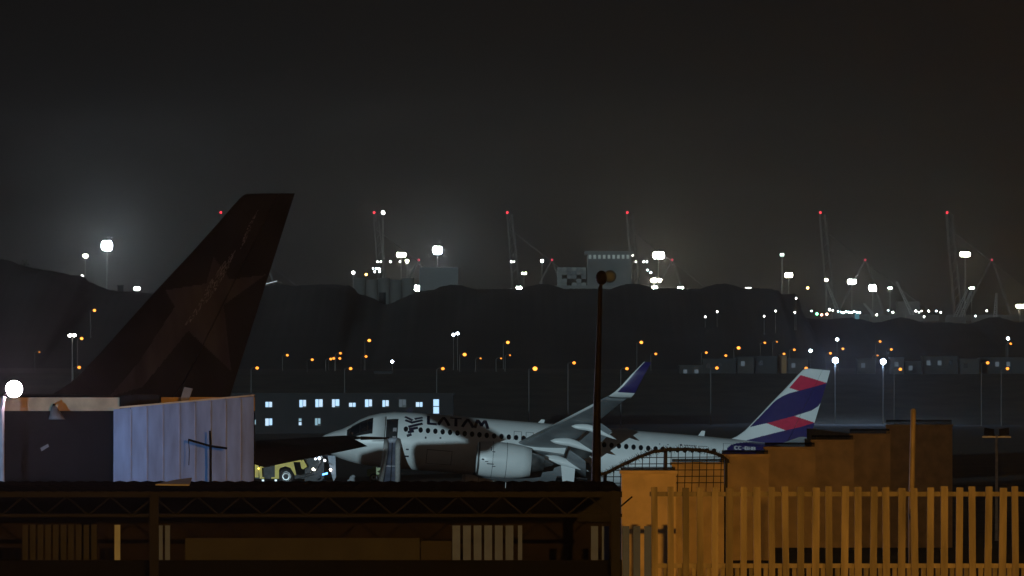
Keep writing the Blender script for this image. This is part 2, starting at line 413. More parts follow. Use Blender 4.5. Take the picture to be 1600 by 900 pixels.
# cockpit glazing and mask
def patch(pts, name, m, off=.015, parent=jet):
    b = MB(); n = len(pts); q = [fp(*trace(*p), off) for p in pts]
    b.add(q, [tuple(range(n))]); return b.build(name, m, parent)
mk = lambda L: [(490+x/5.33, 620+y/5.33) for x, y in L]
for quad in ([(2.05,44),(2.62,42),(2.62,12),(1.85,10)], [(2.68,41),(3.15,40),(3.15,12),(2.68,12)], [(3.21,39),(3.62,34),(3.55,14),(3.21,13)]):
    (xa,t1),(xb,t2),(xc,t3),(xd,t4) = quad
    grid = [[fp(xd+(xc-xd)*i/4 + ((xa+(xb-xa)*i/4)-(xd+(xc-xd)*i/4))*j/4, rad(t4+(t3-t4)*i/4 + ((t1+(t2-t1)*i/4)-(t4+(t3-t4)*i/4))*j/4), .02) for i in range(5)] for j in range(5)]
    MB().loft(grid, False, False).build('cockpit_window', GLASS, jet, True)
BLK = mat('black_mask', (.018,.018,.02), .35)
grid = [[fp(1.75+1.95*i/14 + (.12 if j in (0,8) else 0)*(1-2*i/14), rad(4 + 46*j/8 - (6 if i<2 else 0)), .010) for i in range(15)] for j in range(9)]
MB().loft(grid, False, False).build('cockpit_mask', BLK, jet, True)
# stroke lettering wrapped on the skin
def stroke(b, pts, w, off=.016, n=5):
    for (p, q) in zip(pts[:-1], pts[1:]):
        d = Vector((q[0]-p[0], q[1]-p[1])); L = d.length; d /= L; nn = Vector((-d.y, d.x))*w/2
        p_ = Vector(p)-d*w*.28; q_ = Vector(q)+d*w*.28
        row = []
        for i in range(n+1):
            c = p_+(q_-p_)*i/n; row.append((c+nn, c-nn))
        vv = []
        for (u, v) in row: vv += [u, v]
        b.append((vv, [(2*i, 2*i+1, 2*i+3, 2*i+2) for i in range(n)]))
GL = {'L': ([[(0,1),(0,0),(.62,0)]], .72), 'A': ([[(0,0),(.42,1),(.84,0)]], .90), 'T': ([[(0,1),(.8,1)],[(.4,1),(.4,0)]], .84), 'M': ([[(0,0),(.22,1),(.52,.25),(.82,1),(1.04,0)]], 1.1),
      'C': ([[(.6,.85),(.45,1),(.15,1),(0,.8),(0,.2),(.15,0),(.45,0),(.6,.15)]], .8), '-': ([[(.05,.5),(.45,.5)]], .55),
      'B': ([[(0,0),(0,1),(.45,1),(.6,.8),(.45,.52),(0,.52)],[(.45,.52),(.62,.28),(.45,0),(0,0)]], .8), 'H': ([[(0,0),(0,1)],[(.6,0),(.6,1)],[(0,.5),(.6,.5)]], .8)}
def lettering(text, x0, v0, size, w, sx, name, m, gap=.16, lean=0.0):
    x = x0
    for ch in text:
        st, adv = GL[ch]; acc = []
        for s_ in st: stroke(acc, [(x+(u+lean*v)*size*sx, v0+v*size) for u, v in s_], w)
        b = MB()
        for vv, ff in acc: b.add([fp(p.x, p.y/2.07, .018) for p in vv], ff)
        b.build(name, m, jet)
        x += (adv+gap)*size*sx
INK = mat('lettering_ink', (.012,.010,.03), .4)
lettering('LATAM', 7.55, rad(29)*2.07, .90, .22, .98, 'letter', INK, gap=.12)
lettering('CC-BHB', 29.85, rad(17)*2.07, .40, .085, .72, 'registration_letter', mat('registration_white', (.7,.7,.7), .5))
# chevron emblem
for L in ([(768,166),(822,192)], [(772,194),(822,212),(905,194)], [(850,182),(905,172)], [(800,247),(905,222)], [(806,268),(868,256)], [(798,292),(836,284)], [(792,322),(818,312)]):
    acc = []
    pts = [trace(490+x/5.33, 620+y/5.33) for x, y in L]
    stroke(acc, [(x, a*2.07) for x, a in pts], .20, n=3)
    b = MB()
    for vv, ff in acc: b.add([fp(p.x, p.y/2.07, .017) for p in vv], ff)
    b.build('emblem_bar', INK, jet)
# small unreadable stencil marks and vents
for i, (px, py, w_, h_) in enumerate([(1066.5,695.2,.16,.14)] + [(1072+q*2.6,695.6+q*.2,.085,.08) for q in range(8)] + [(1095+q*3,697.4+q*.15,.11,.05) for q in range(5)] +
        [(667,683.5,.12,.14),(690,684,.12,.12),(590,654,.1,.1),(595,659,.15,.14),(640,713,.3,.12),(640,702,.2,.1),(1033,693.5,.08,.08),(1046,694.5,.08,.08)]):
    x, a = trace(px, py)
    MB().add([fp(x-w_/2,a-h_/4,.012), fp(x+w_/2,a-h_/4,.012), fp(x+w_/2,a+h_/4,.012), fp(x-w_/2,a+h_/4,.012)], [(0,1,2,3)]).build('stencil_mark', INK, jet)
# antennas
for x, hh in ((5.9,.42),(15.5,.3),(27.2,.42)):
    MB().prism([(x,-.02,2.02),(x+.5,-.02,2.02),(x+.55,-.02,2.07+hh),(x+.3,-.02,2.07+hh)], (0,.04,0)).build('antenna', WHITE if x>6 else INK, jet)
# nacelle stencils
for (px, py, w_, h_) in ((772,710,.06,.3),(776,714,.2,.06),(760,727,.18,.10),(766,730,.22,.05),(772,733,.5,.06),(778,736,.2,.05)):
    x = (px-503)/21.6-.55; dz = ((720-py)/21.6)/1.0
    yy = -5.75-math.sqrt(max(0.05,1.302**2-dz*dz))
    MB().box((x-w_/2, yy-.012, -2.12+dz-h_/2), (x+w_/2, yy+.0, -2.12+dz+h_/2)).build('nacelle_stencil', INK, jet)
# main gear on the near side
mg = MB().tube([(17.7,-3.79,-1.3),(17.7,-3.85,-4.1)], [.17,.11], 10).build('main_gear_leg', METAL, jet)
MB().prism([(17.15,-4.12,-1.75),(18.2,-4.12,-1.7),(18.15,-4.2,-3.35),(17.35,-4.2,-3.1)], (0,.06,0)).build('gear_door', WHITE, mg)
for yy in (-4.3, -3.4): wheel(MB().tube([(17.7,yy-.15,-4.2),(17.7,yy+.15,-4.2)], .14, 10).build('gear_wheel', METAL, jet), (17.7, yy, -4.2), .58, .42)
MB().box((17.0,-3.2,-2.50),(19.2,-1.2,-2.40)).build('gear_bay', DARK, jet)  # flat dark slab carries the shade of the open bay
ng = MB().tube([(5.07,0,-1.9),(5.07,0,-3.7)], .11, 10).build('nose_gear_leg', METAL, jet)
for yy in (-.26,.26): wheel(MB().tube([(5.07,yy-.1,-3.72),(5.07,yy+.1,-3.72)], .1, 10).build('gear_wheel', METAL, jet), (5.07, yy, -3.72), .38, .22)

# ---- evacuation slide (hangs out of the door, foot on the tarmac)
bpy.context.view_layer.update()
sl_ = thing('evacuation_slide', 'inflated grey evacuation slide hanging from the open front door to the tarmac', 'slide')
MW = jet.matrix_world
top = MW @ fp(4.98, rad(-15), .1)
SLM = mat('slide_fabric', (.40,.41,.47), .6, var=.25, scale=2); SLL = mat('slide_lane', (.16,.17,.23), .55, var=.3, scale=1.5); SLE = mat('slide_tube_pale', (.62,.60,.58), .6, var=.15)
foot = Vector((P(607,757,611).x, top.y-5.6, .16))
def sline(dx0, dx1, off):
    pts = []
    for i in range(9):
        t = i/8; p = top.lerp(foot, t) ; p.z -= .5*math.sin(math.pi*t)*.8
        p.x += dx0+(dx1-dx0)*t; p.z += off; pts.append(p)
    return pts
for a, b_ in ((-.36,-.68),(.46,.68)):
    MB().tube(sline(a,b_,.12), .19, 10).build('side_tube', SLE, sl_, True)
A_, B_ = sline(-.36,-.66,0), sline(.46,.66,0)
MB().loft([A_, B_], False, False).build('slide_lane', SLL, sl_, True)
MB().tube([A_[0]+Vector((0,0,.1)), B_[0]+Vector((0,0,.1))], .2, 10).build('header_tube', SLM, sl_, True)
MB().tube([foot+Vector((-.7,-.1,.05)), foot+Vector((.7,-.1,.05))], .2, 10).build('toe_tube', SLM, sl_, True)
for t in (3,6):
    MB().tube([A_[t]+Vector((0,0,-.1)), B_[t]+Vector((0,0,-.1))], .13, 8).build('cross_tube', SLM, sl_, True)
MB().tube([sline(.05,.12,.02)[i] for i in range(9)], .03, 6).build('lane_seam', DARK, sl_, True)

# ---- dark parked airliner with a star on its tail
PSI = rad(-27); sY = 247.0; sS = S(sY)
tail = thing('parked_airliner', 'dark airliner with a large faded star on its tall tail fin', 'airplane', rot=(0,0,PSI))
kx = sS*math.cos(PSI)
sx = lambda px, py: (34.7+(px-355)/kx, 1.95+(620-py)/sS)
ref = P(355, 620, sY); off = Matrix.Rotation(PSI, 3, 'Z') @ Vector((34.7,0,1.95))
tail.location = ref - off
sle = sorted([sx(p[0]-max(0,355-p[0])*.06, p[1]) for p in [(40,634),(70,627),(86,618),(102,608),(118,597),(133,583),(160,554),(200,508),(250,451),(300,396),(340,350),(364,322),(374,311),(381,305),(385,303.2)]], key=lambda p: p[1])
ste = sorted([sx(*p) for p in [(350,650),(360,618),(372,580),(400,494),(430,402),(462,303.2)]], key=lambda p: p[1])
sle[0] = (sle[0][0], ste[0][1]) if sle[0][1] > ste[0][1] else sle[0]
zz = lambda L: [sx(x/2.5, 280+y/2.5) for x, y in L]
star = zz([(845,303),(905,392),(1042,374),(880,492),(905,750),(742,592),(560,812),(425,852),(548,712),(690,498),(650,432),(815,408)])
streaks = [zz([(1018,118),(1005,150),(985,200),(960,260),(945,285),(955,240),(990,160)]), zz([(940,265),(900,350),(855,430),(800,500),(740,570),(720,580),(780,495),(830,400),(880,330)])]
def star_paint(x, z):
    if any(inside(x, z, p) for p in streaks) and random.random() < .42: return 2
    return 1 if inside(x, z, star) else 0
fin_parts(tail, sle, ste, [SKYDARK, SKYSTAR, SKYSTREAK], star_paint, ny=150, nx=90)
fuselage(tail, [SKYDARK], lambda x, a: 0, True)
wings(tail, -1, rad(5.1), SKYDARK, False, SKYDARK); wings(tail, 1, rad(5.1), SKYDARK, False, SKYDARK)
engine(tail, -1, (10.75,-5.75,-2.0), SKYDARK); engine(tail, 1, (10.75,5.75,-2.0), SKYDARK)
stab(tail, 1, .36, SKYDARK, rad(3.6), rad(21), xo=.75, span=6.5); stab(tail, -1, .36, SKYDARK, rad(3.6), rad(21), xo=.75)
for (x, y) in ((5.07,0),(17.7,3.79),(17.7,-3.79)):
    MB().tube([(x,y,-1.2),(x,y,-3.4)], .15, 8).build('gear_leg', METAL, tail)
    wheel(MB().tube([(x,y-.2,-3.3),(x,y+.2,-3.3)], .12, 8).build('gear_wheel', METAL, tail), (x,y,-3.3), .55, .5)

# ---- wrecked yellow fire truck (just beyond the airliner's nose)
FY = 668.0
YEL = mat('fire_yellow', (.95,.60,.01), .4, var=.2, scale=2); BLKP = mat('charred_metal', (.03,.03,.035), .55, var=.6, scale=4, bump=.5); CRUM = mat('crumpled_panel', (.22,.24,.27), .35, .4, var=.7, scale=3)
truck = thing('fire_truck', 'wrecked yellow airport fire truck with crushed front and lights still on', 'truck', (P(440,757,FY).x, FY, 0))
q = lambda px, py: (P(px,py,FY).x - truck.location.x, P(px,py,FY).z)
def tbox(x0, y0, x1, y1, d0, d1, name, m, parent=truck):
    (a, t), (c, bt) = q(x0, y0), q(x1, y1)
    return MB().box((a, d0, bt), (c, d1, t)).build(name, m, parent)
def tpoly(L, d0, d1, name, m, parent=truck):
    return MB().prism([(q(*p)[0], d0, q(*p)[1]) for p in L], (0, d1-d0, 0)).build(name, m, parent)
tbox(330,742,500,748, .4, 2.2, 'chassis', BLKP)
tbox(330,690,404,746, .3, 2.6, 'rear_body', YEL)
tbox(404,718,436,746, .6, 2.5, 'pump_bay', BLKP)
tpoly([(404,732),(408,727),(432,721),(436,721),(436,748),(424,748),(424,745.5),(429.5,745.5),(429.5,727),(409,731),(410,745.5),(413,745.5),(413,748),(406,748)], 0, .12, 'side_frame', YEL)
tpoly([(431,733),(432,722),(438,718),(456,716.5),(458,720),(463,742),(461,743),(454,731),(446,728.5),(438,731),(434,738)], -.05, .5, 'wheel_arch', YEL)
tpoly([(469,721),(474,718),(480,729),(474,733),(471,732)], -.1, .1, 'torn_panel', YEL)
tbox(436,700,470,722, .3, 2.5, 'water_tank', YEL)
for nm, px in (('wheel', 446.5), ('wheel', 372)):
    for dy in (.25, 2.35):
        cxx, cz_ = q(px, 744)
        wheel(MB().tube([(cxx,dy-.2,.66),(cxx,dy+.2,.66)], .16, 10).build('wheel', BLKP, truck), (cxx, dy, .66), .64, .42)
rnd = random.Random(3)
for i in range(26):
    a, z = q(rnd.uniform(474, 522), rnd.uniform(706, 755)); z = max(.25, z)
    v = [Vector((rnd.uniform(-.45,.45), rnd.uniform(-.3,.3), rnd.uniform(-.4,.4))) for _ in range(4)]
    MB().prism([Vector((a, rnd.uniform(.1,2.2), z))+w for w in v], (0,.05,.02)).build('crumpled_panel', (BLKP, BLKP, CRUM)[i % 3], truck)
tbox(476,716,506,752, .7, 2.3, 'crushed_cab', BLKP)
tpoly([(512,712),(524,712),(525,745),(521,752),(516,735)], .2, .3, 'cab_side', mat('cab_glass_blue', (.12,.15,.22), .3))
for L in ([(461,741),(470,743),(486,738),(490,731)], [(462,748),(476,745),(488,741)], [(502,712),(508,720),(518,726)], [(496,709),(500,722),(492,736)]):
    MB().tube([(q(*p)[0], .05, q(*p)[1]) for p in L], .04, 6).build('bent_pipe', METAL, truck)
for (px, py, col, s_, r) in ((489.5,733,(1,.93,.75),14,.09),(516.5,734,(1,.8,.6),14,.10),(499,716,(.75,.9,1),2.2,.14),(507.5,719.5,(.9,.95,1),6,.09),(404,732,(1,.7,.1),5,.06),(493,717,(.8,.9,1),2,.1)):
    a, z = q(px, py); MB().sphere((a, -.05, z), r, 8, 5).build('work_light', emi('truck_light_%d' % px, col, s_), truck)
a, z = q(508,740.5); MB().hexa([(a-.2,-.1,z-.11),(a+.18,-.1,z-.02),(a+.18,.05,z-.02),(a-.2,.05,z-.11),(a-.2,-.1,z+.01),(a+.2,-.1,z+.12),(a+.2,.05,z+.12),(a-.2,.05,z+.01)]).build('blue_beacon', emi('blue_beacon', (.1,.4,1), 6), truck)
for px in (411, 431):
    MB().box((q(px,748)[0]-.08,.0,.3),(q(px,748)[0]+.08,.15,.42)).build('step', METAL, truck)
# rescue vehicle beyond the slide
rv = thing('rescue_vehicle', 'small lime green service vehicle standing beyond the evacuation slide', 'vehicle', (P(586,757,690).x, 690, 0))
LIME = mat('lime_paint', (.42,.46,.22), .5)
MB().prism([(-.65,0,.45),(1.9,0,.45),(1.9,0,1.75),(.1,0,1.75),(-.25,0,1.1),(-.65,0,1.0)], (0,1.6,0)).build('body', LIME, rv)
MB().prism([(.12,-.02,1.15),(.8,-.02,1.15),(.8,-.02,1.6),(.22,-.02,1.6)], (0,.03,0)).build('side_window', GLASS, rv)
MB().prism([(.95,-.02,1.15),(1.7,-.02,1.15),(1.7,-.02,1.6),(.95,-.02,1.6)], (0,.03,0)).build('side_window', GLASS, rv)
for x in (-.1,1.4):
    for dy in (.1,1.5): wheel(MB().tube([(x,dy-.1,.36),(x,dy+.1,.36)], .1, 8).build('wheel', BLKP, rv), (x,dy,.36), .36, .22)
bd = MB().sphere((0,0,.35), .3, 9, 6, sc=(.8,.7,1.2)).sphere((.1,-.1,.62), .18, 8, 5, sc=(1,1,.8)).sphere((-.2,.1,.2), .22, 8, 5).build('cloth_bundle', mat('bundle_grey', (.4,.4,.42), .8), None, True, (P(550,757,672).x, 672, 0))
tag(bd, 'small pale cloth bundle lying on tarmac between truck and slide', 'bundle')
# added unseen blocker, cut like a stairs truck to shadow the airliner's nose
def shadow_blocker_truck():
    d = 190.0
    tgt = Vector((P(690,700,617).x, 615, 0))
    base = tgt - Vector((math.sin(rad(SUN_AZ)), math.cos(rad(SUN_AZ)), 0))*d
    t = thing('shadow_blocker_truck', 'added unseen stairs-truck shape that shadows the airliner nose', 'truck', base, rot=(0,0,-rad(SUN_AZ)))
    PW = mat('blocker_paint', (.5,.5,.5), .5)
    dz = d*math.tan(rad(SUN_EL)); w = lambda px, py: ((px-690)/21.6, -1.1, max(.6, CAMZ-(py-HZ)/21.6+dz))  # part outlines follow the wanted shadow, cast back along the sun
    MB().box((-6.0,-1.0,.5),(2.6,1.0,1.0)).build('chassis', BLKP, t)
    MB().prism([w(556,800),w(556,722),w(562,709),w(590,701),w(612,702),w(612,800)], (0,2.2,0)).build('cab', PW, t)
    MB().prism([w(642,800),w(642,704),w(645,696),w(650,692.5),(w(728,690)),w(744,712),w(744,800)], (0,2.2,0)).build('blocker_body', PW, t)
    MB().prism([w(648,641),w(706,639),w(792,689),w(780,705),w(744,712),w(727,689),w(668,657)], (0,2.2,0)).build('blocker_flight', PW, t)
    for x in (-4.6, 1.6):
        for dy in (-1,1): wheel(MB().tube([(x,dy-.1,.5),(x,dy+.1,.5)], .1, 8).build('wheel', BLKP, t), (x,dy,.5), .5, .3)
shadow_blocker_truck()

# ------------------------------------------------------------------ airport building beyond the runway
BY = 1500.0
bld = thing('airport_building', 'long dark two-storey building with blue-white lit windows behind the crashed airliner', 'building', (P(560,675,BY).x, BY, 0))
FAC = mat('dark_facade', (.009,.009,.011), .8, var=.3, scale=.4)
def bq(px, py): p = P(px,py,BY); return p.x-bld.location.x, p.z
xa, zt_ = bq(330,617); xb, _ = bq(708,617)
MB().box((xa,0,-.2),(xb,14,zt_)).build('wall', FAC, bld)
MB().box((xa-.3,-.3,zt_),(xb+.3,14.3,zt_+.35)).build('roof_slab', FAC, bld)
WIN = [emi('window_light_a', (.48,.72,1.0), .95), emi('window_light_b', (.62,.80,1.0), .8), emi('window_light_c', (.35,.55,.65), .5), emi('window_light_d', (.10,.11,.13), .25)]
FRM = mat('window_frame', (.12,.12,.12), .6)
wl = [(420,632,10,8,0),(473,630.5,10,11,0),(498.5,630,11,12,0),(524.5,630,11,12,1),(550.5,632.5,10,6,1),(575.8,630,10.5,11.5,0),(602.5,630.5,9.5,10,0),(655,632,10,7,1),(681.5,635,8.5,22,0),
      (398,659.5,3,7,2),(420,659.5,10.5,11,1),(469,656,4,4,2),(469,662,4,4.5,1),(496.5,659,8,10.5,2),(629,630,10,11,3)]
for (px, py, w_, h_, k) in wl:
    (a, t), (c, bt) = bq(px-w_/2, py-h_/2), bq(px+w_/2, py+h_/2)
    f = MB().box((a-.1,-.05,bt-.1),(c+.1,.02,t+.1)).build('window', FRM, bld)
    m_ = (a+c)/2 + rnd.uniform(-.1,.1)
    if h_ > 15:
        MB().box((a,-.08,bt),(c,-.04,(bt+t)/2-.08)).build('pane', WIN[k], f); MB().box((a,-.08,(bt+t)/2+.08),(c,-.04,t)).build('pane', WIN[k], f)
    elif w_ > 6:
        MB().box((a,-.08,bt),(m_-.05,-.04,t)).build('pane', WIN[k], f); MB().box((m_+.05,-.08,bt+rnd.uniform(0,.3)*(h_>9)),(c,-.04,t)).build('pane', WIN[(k+1)%2 if k<2 else k], f)
    else: MB().box((a,-.08,bt),(c,-.04,t)).build('pane', WIN[k], f)

# low houses of the far district
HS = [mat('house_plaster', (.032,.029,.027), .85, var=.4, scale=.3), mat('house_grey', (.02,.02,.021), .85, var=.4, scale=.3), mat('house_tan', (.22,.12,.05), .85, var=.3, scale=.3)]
hlist = [(1062,1098,572,583,0,'flat-roofed grey house low behind the winglet'),(1098,1150,562,583,1,'long pale flat-roofed house with lit windows in far district'),(1152,1178,559,583,0,'square house with three pale windows in far district'),
  (1180,1214,558,583,1,'grey apartment house beside the orange-lit tower'),(1217,1229,556,583,2,'narrow tan tower lit orange behind the airliner tail'),(1231,1262,562,583,0,'low plaster house right beside the orange-lit tower'),
  (1392,1412,560,582,0,'small plaster house by the blue floodlights'),(1414,1440,566,582,1,'low grey shed behind the far right district'),(1442,1496,558,582,1,'wide grey warehouse in the far right district'),(1500,1530,562,582,0,'gabled pale house in the far right district'),(1532,1600,560,582,1,'long low grey house at the edge of the far district'),
  (585,612,582,592,0,'tiny pale hut on the dark field'),(1340,1368,562,582,0,'small house between the two blue floodlights')]
for (x0, x1, y0, y1, k, lab) in hlist:
    Y = 1980 + 18*rnd.random(); p0, p1 = P(x0,y0,Y), P(x1,y1,Y); gz = terr(Y)-.5
    hh = thing('house' if 'tower' != lab[-5:] else 'house', lab, 'house', ((p0.x+p1.x)/2, Y, gz))
    w_ = (p1.x-p0.x)/2; H = p0.z-gz
    MB().box((-w_,0,0),(w_,10,H)).build('wall', HS[k], hh)
    MB().box((-w_-.2,-.2,H),(w_+.2,10.2,H+.25)).build('roof', HS[1], hh)
    for j in range(int(w_*2/2.6)):
        wx = -w_+1.3+j*2.6
        MB().box((wx-.45,-.06,H-1.9),(wx+.45,.02,H-.8)).build('window', WIN[3] if rnd.random()<.7 else GLASS, hh)

# ------------------------------------------------------------------ street lamps of the far district
POLE = mat('galvanised_pole', (.07,.065,.06), .6, .3)
SOD = emi('sodium_lens', (1.0,.31,.035), 2.2); SODS = emi('sodium_lens_dim', (1.0,.31,.035), 1.4); SODB = emi('sodium_lens_bright', (1.0,.33,.045), 3.0)
protoP = MB().tube([(0,0,0),(0,0,1)], [.13,.09], 6); protoP = protoP.build('pole', POLE)
protoA = MB().tube([(0,0,0),(.5,-.3,.35),(1.2,-.5,.4)], .08, 6).build('arm', POLE)
protoL = MB().sphere((1.3,-.5,.2),.36,10,6,sc=(1,.8,.85)).build('lens', SOD); protoS = MB().sphere((1.3,-.5,.2),.25,10,6,sc=(1,.8,.85)).build('lens', SODS)
protoW = MB().sphere((1.3,-.5,.2),.5,10,6,sc=(1,.8,.85)).build('lens', SODB)
orange = [(577,532,2),(449,555,1),(488,562,1),(517,561,1),(521.5,560,1),(532,552,1),(531,560,1),(572,557,1),(548,576,1),(402,575,1),(726,554,2),(751,560,0),(692,576,1),(793.5,535,2),(797,555,0),(783,560,0),
  (836,576,2),(897,567,1),(1002,535,2),(1024.6,553,1),(979.5,576,1),(1103.5,551,1),(1134,555.6,1),(1154,543.6,2),(1195,535.6,1),(1214,534,0),(1219,556.5,1),(1225,553,1),(1241,546.5,1),(1120,575,1),(1259.5,575.5,1),
  (1317,545,1),(1297.5,552,1),(1375,533.6,1),(1392.5,546,1),(1371,555.5,0),(1406.7,577,1),(1543,567,1),(1574,576,1),(1579,537,1),(61.7,550,0),(124,574,1),(127.7,529,2),(147.7,485,2)]
for (px, py, k) in orange:
    Y = (1800 if py > 563 else 2150 + (563-py)/29*350) if py > 500 else 2680
    Y = max(1780, Y) + rnd.uniform(-6,6)
    p = P(px, py, Y); gz = terr(Y) + (10 if py < 500 else -.4)
    big = k == 2
    lab = 'bright orange street lamp on a tall pole in the far district' if big else ('orange street lamp on a pole in the dark far district' if k == 1 else 'faint orange street lamp among the far district lights')
    t = thing('street_lamp', lab, 'street lamp', (p.x-1.3, Y, gz), 'orange street lamps %s' % ('bright','medium','faint')[2-k])
    for pr in (protoP, protoA, (protoS, protoL, protoW)[k]):
        c = pr.copy(); C.objects.link(c); c.parent = t
        if pr is protoP: c.scale = (1,1,p.z-gz-.2)
        else: c.location.z = p.z-gz-.2
for o in (protoP, protoA, protoL, protoS, protoW): bpy.data.objects.remove(o)

# white / blue floodlights of the middle distance and the port
def flood(px, py, Y, n, w, hh, col, s, label, group=None, pole=True, base=None, name='floodlight_mast', poler=.35, gap=.25):
    p = P(px, py, Y); gz = base if base is not None else terr(Y)-.5
    if n > 1 and w > 1.25: gap = -.22*w
    t = thing(name, label, 'floodlight', (p.x, Y, gz), group)
    if pole: MB().tube([(0,.6,0),(0,.6,p.z-gz)], [poler*1.3, poler*.8], 6).build('pole', POLE, t)
    tot = n*w+(n-1)*gap; m_ = emi('flood_%d_%d_%d_%g' % (col[0]*99, col[1]*99, col[2]*99, s), col, s)
    MB().box((-tot/2,.15,p.z-gz-.2),(tot/2,.45,p.z-gz+.2)).build('crossbar', POLE, t)
    for i in range(n):
        x = -tot/2+w/2+i*(w+gap)
        MB().sphere((x,0,p.z-gz), .5, 8, 6, sc=(w,.35,hh)).build('lens', m_, t)
BW, WG, PY_, WW, CY = (.72,.92,1.0), (.88,1.0,.88), (1.0,.96,.66), (1.0,.97,.92), (.35,.8,.95)
pm = 'port floodlights seen over the hill'
K = 0.42
for a in [(167,384,4300,2,3.0,4.6,BW,1500*K,'most brilliant blue-white floodlight high above the hill left of the star tail'),(683.5,391,4300,2,2.6,3.8,BW,1000*K,'large blue-white floodlight mast above the flat hill'),
  (133.5,400,4300,2,1.3,1.7,PY_,60,'pair of yellowish lamps beside the most brilliant floodlight'),(127.7,434.7,3100,1,1.6,2.2,WG,60,'single white lamp on the hill shoulder'),(214,451,3900,2,1.6,1.6,WG,60,'white twin lamp low over the hill by the star tail'),
  (598.5,332,4300,1,1.4,1.4,WW,160,'lone white lamp high beside a red crane light'),(627,398,4300,4,1.4,2.0,PY_,170,'row of four yellow-white floodlights above the hill notch'),(636,408,4300,1,1.5,1.6,PY_,120,'single yellow lamp just under the row of four'),
  (652.5,450,4100,2,2.0,2.6,WG,520*K,'greenish-white floodlight on the hill crest by the notch'),(690,450,4100,2,1.3,1.6,WG,120,'white twin lamp on the crest under the large blue-white mast'),
  (450,450,4100,1,1.2,1.2,WW,70,'small white lamp by the hut on the hill'),(552,426,4300,1,1.4,1.4,WW,45,'small white lamp left of the pale silo'),(811,449.6,4100,2,1.5,1.3,WG,90,'white twin lamp on the crest left of the tall dark pole'),
  (819,427,4300,2,1.1,1.0,PY_,50,'small yellowish twin lamp above the crest twin lamp'),(1029,399,4300,3,2.2,3.4,(.95,1,.82),620*K,'large bright three-head floodlight mast above the flat hill'),
  (1022,438,4300,2,1.8,2.0,PY_,300,'yellowish lamp pair below the three-head mast'),(1031,438,4300,1,1.6,1.6,PY_,200,'single yellowish lamp beside the lamp pair'),(1023,450,4100,1,2.4,2.2,WG,420,'greenish-white lamp on the crest below the three-head mast'),
  (1063.6,450,4100,2,1.2,1.2,WG,110,'white twin lamp on the crest right of the three-head mast'),(1169,450,4100,3,.8,.6,WW,14,'dim row of small lamps on the crest'),(937,450,4100,1,1.0,1.0,WW,50,'small white lamp on the crest behind the dark pole'),
  (1232.5,430,4300,3,1.5,2.2,PY_,380*K,'yellow-white three-head floodlight above the cliff end of the hill'),(1331,440,4300,4,1.3,2.2,WG,420*K,'white four-head floodlight over the right harbour'),
  (1363.5,450,4300,2,2.1,3.0,WG,820*K,'brilliant greenish-white floodlight over the right harbour'),(1508,397.5,4300,4,1.5,2.2,PY_,420*K,'tall yellow-white four-head floodlight mast over the right harbour'),
  (1391,450,4300,2,.9,.8,WG,40,'slim lamp post with small white head in the right harbour'),(1518.5,450,4300,2,1.2,.9,WG,45,'lamp post with two small heads under the tall four-head mast'),(1594,478.5,4300,3,1.6,1.6,PY_,260,'yellow-white floodlight cluster low at the harbour edge'),
  (847,407.7,4300,1,1.2,1.4,WW,60,'small white lamp beside a red crane light'),(1222,398,4300,2,.9,1.6,(.7,.9,.8),5,'faint greenish lamp above the three-head floodlight'),(1291,438,4300,1,1.6,1.6,(1,.8,.6),90,'orange-white lamp at the tip of a crane boom')]:
    flood(*a)
for (px, py, col, s) in [(1305,563,(.42,.62,1),1500),(1380,565,(.42,.62,1),1300)]:
    flood(px, py, 1850, 1, 1.1, 1.1, col, 1100, 'brilliant blue-white floodlight standing behind the airliner tail', 'blue floodlights behind the tail', poler=.12)
for (px, py, lab) in [(708.5,523,'pale blue lamp on the dark hillside'),(715,521,'smaller pale lamp beside the pale blue hillside lamp'),(1308,530.4,'bluish-white lamp above the blue floodlights'),(1575,529,'bluish-white lamp above an orange lamp at the right'),(613,565,'tiny white lamp in the dark field'),(1266.5,548,'small white lamp above the tan tower district')]:
    flood(px, py, 2450, 1, .9, .8, (.75,.88,1), 25, lab, base=11, poler=.1)
for (px, py) in [(1120.6,487),(1102,495),(1212,486),(1194,494),(1244,466),(1242,488)]:
    flood(px, py, 2780, 1, .55, .55, WW, 16, 'small white lamp on the dark flank of the hill', 'lamps on the hill flank', base=14, poler=.1)
small = [(590,409),(595,409),(610,409),(625,409),(583,419.5),(588,419.5),(592,420),(585.6,424.5),(593,424),(799,409),(803,409),(919.5,405),(946,405),(920,421),(988.5,399),(993.6,409),(1006,409),(1011,409),(1012,422),(1017,426),
  (1431,486),(1436,488),(1440,486),(1451,486),(1463,486),(1470,488),(1444,495),(1388,485),(1395,488),(1370,492),(1524,493.7),(1542,485.6),(1268,486),(1296,484),(1301,485)]
for (px, py) in small:
    flood(px, py, 4250, 1, rnd.uniform(.7,1.1), rnd.uniform(.7,1.0), rnd.choice([WW, BW, WG]), rnd.choice([8,16,30]), 'tiny white lamp among the harbour works beyond the hill', 'tiny harbour lamps', pole=False, base=0)
for i in range(9):
    flood(1309+i*4.3, 487+.8*((i*7)%3), 4250, 1, .9, .9, (.55,.9,1), 20, 'tiny cyan lamp on the lit quay platform', 'cyan quay lamps', pole=False, base=0)
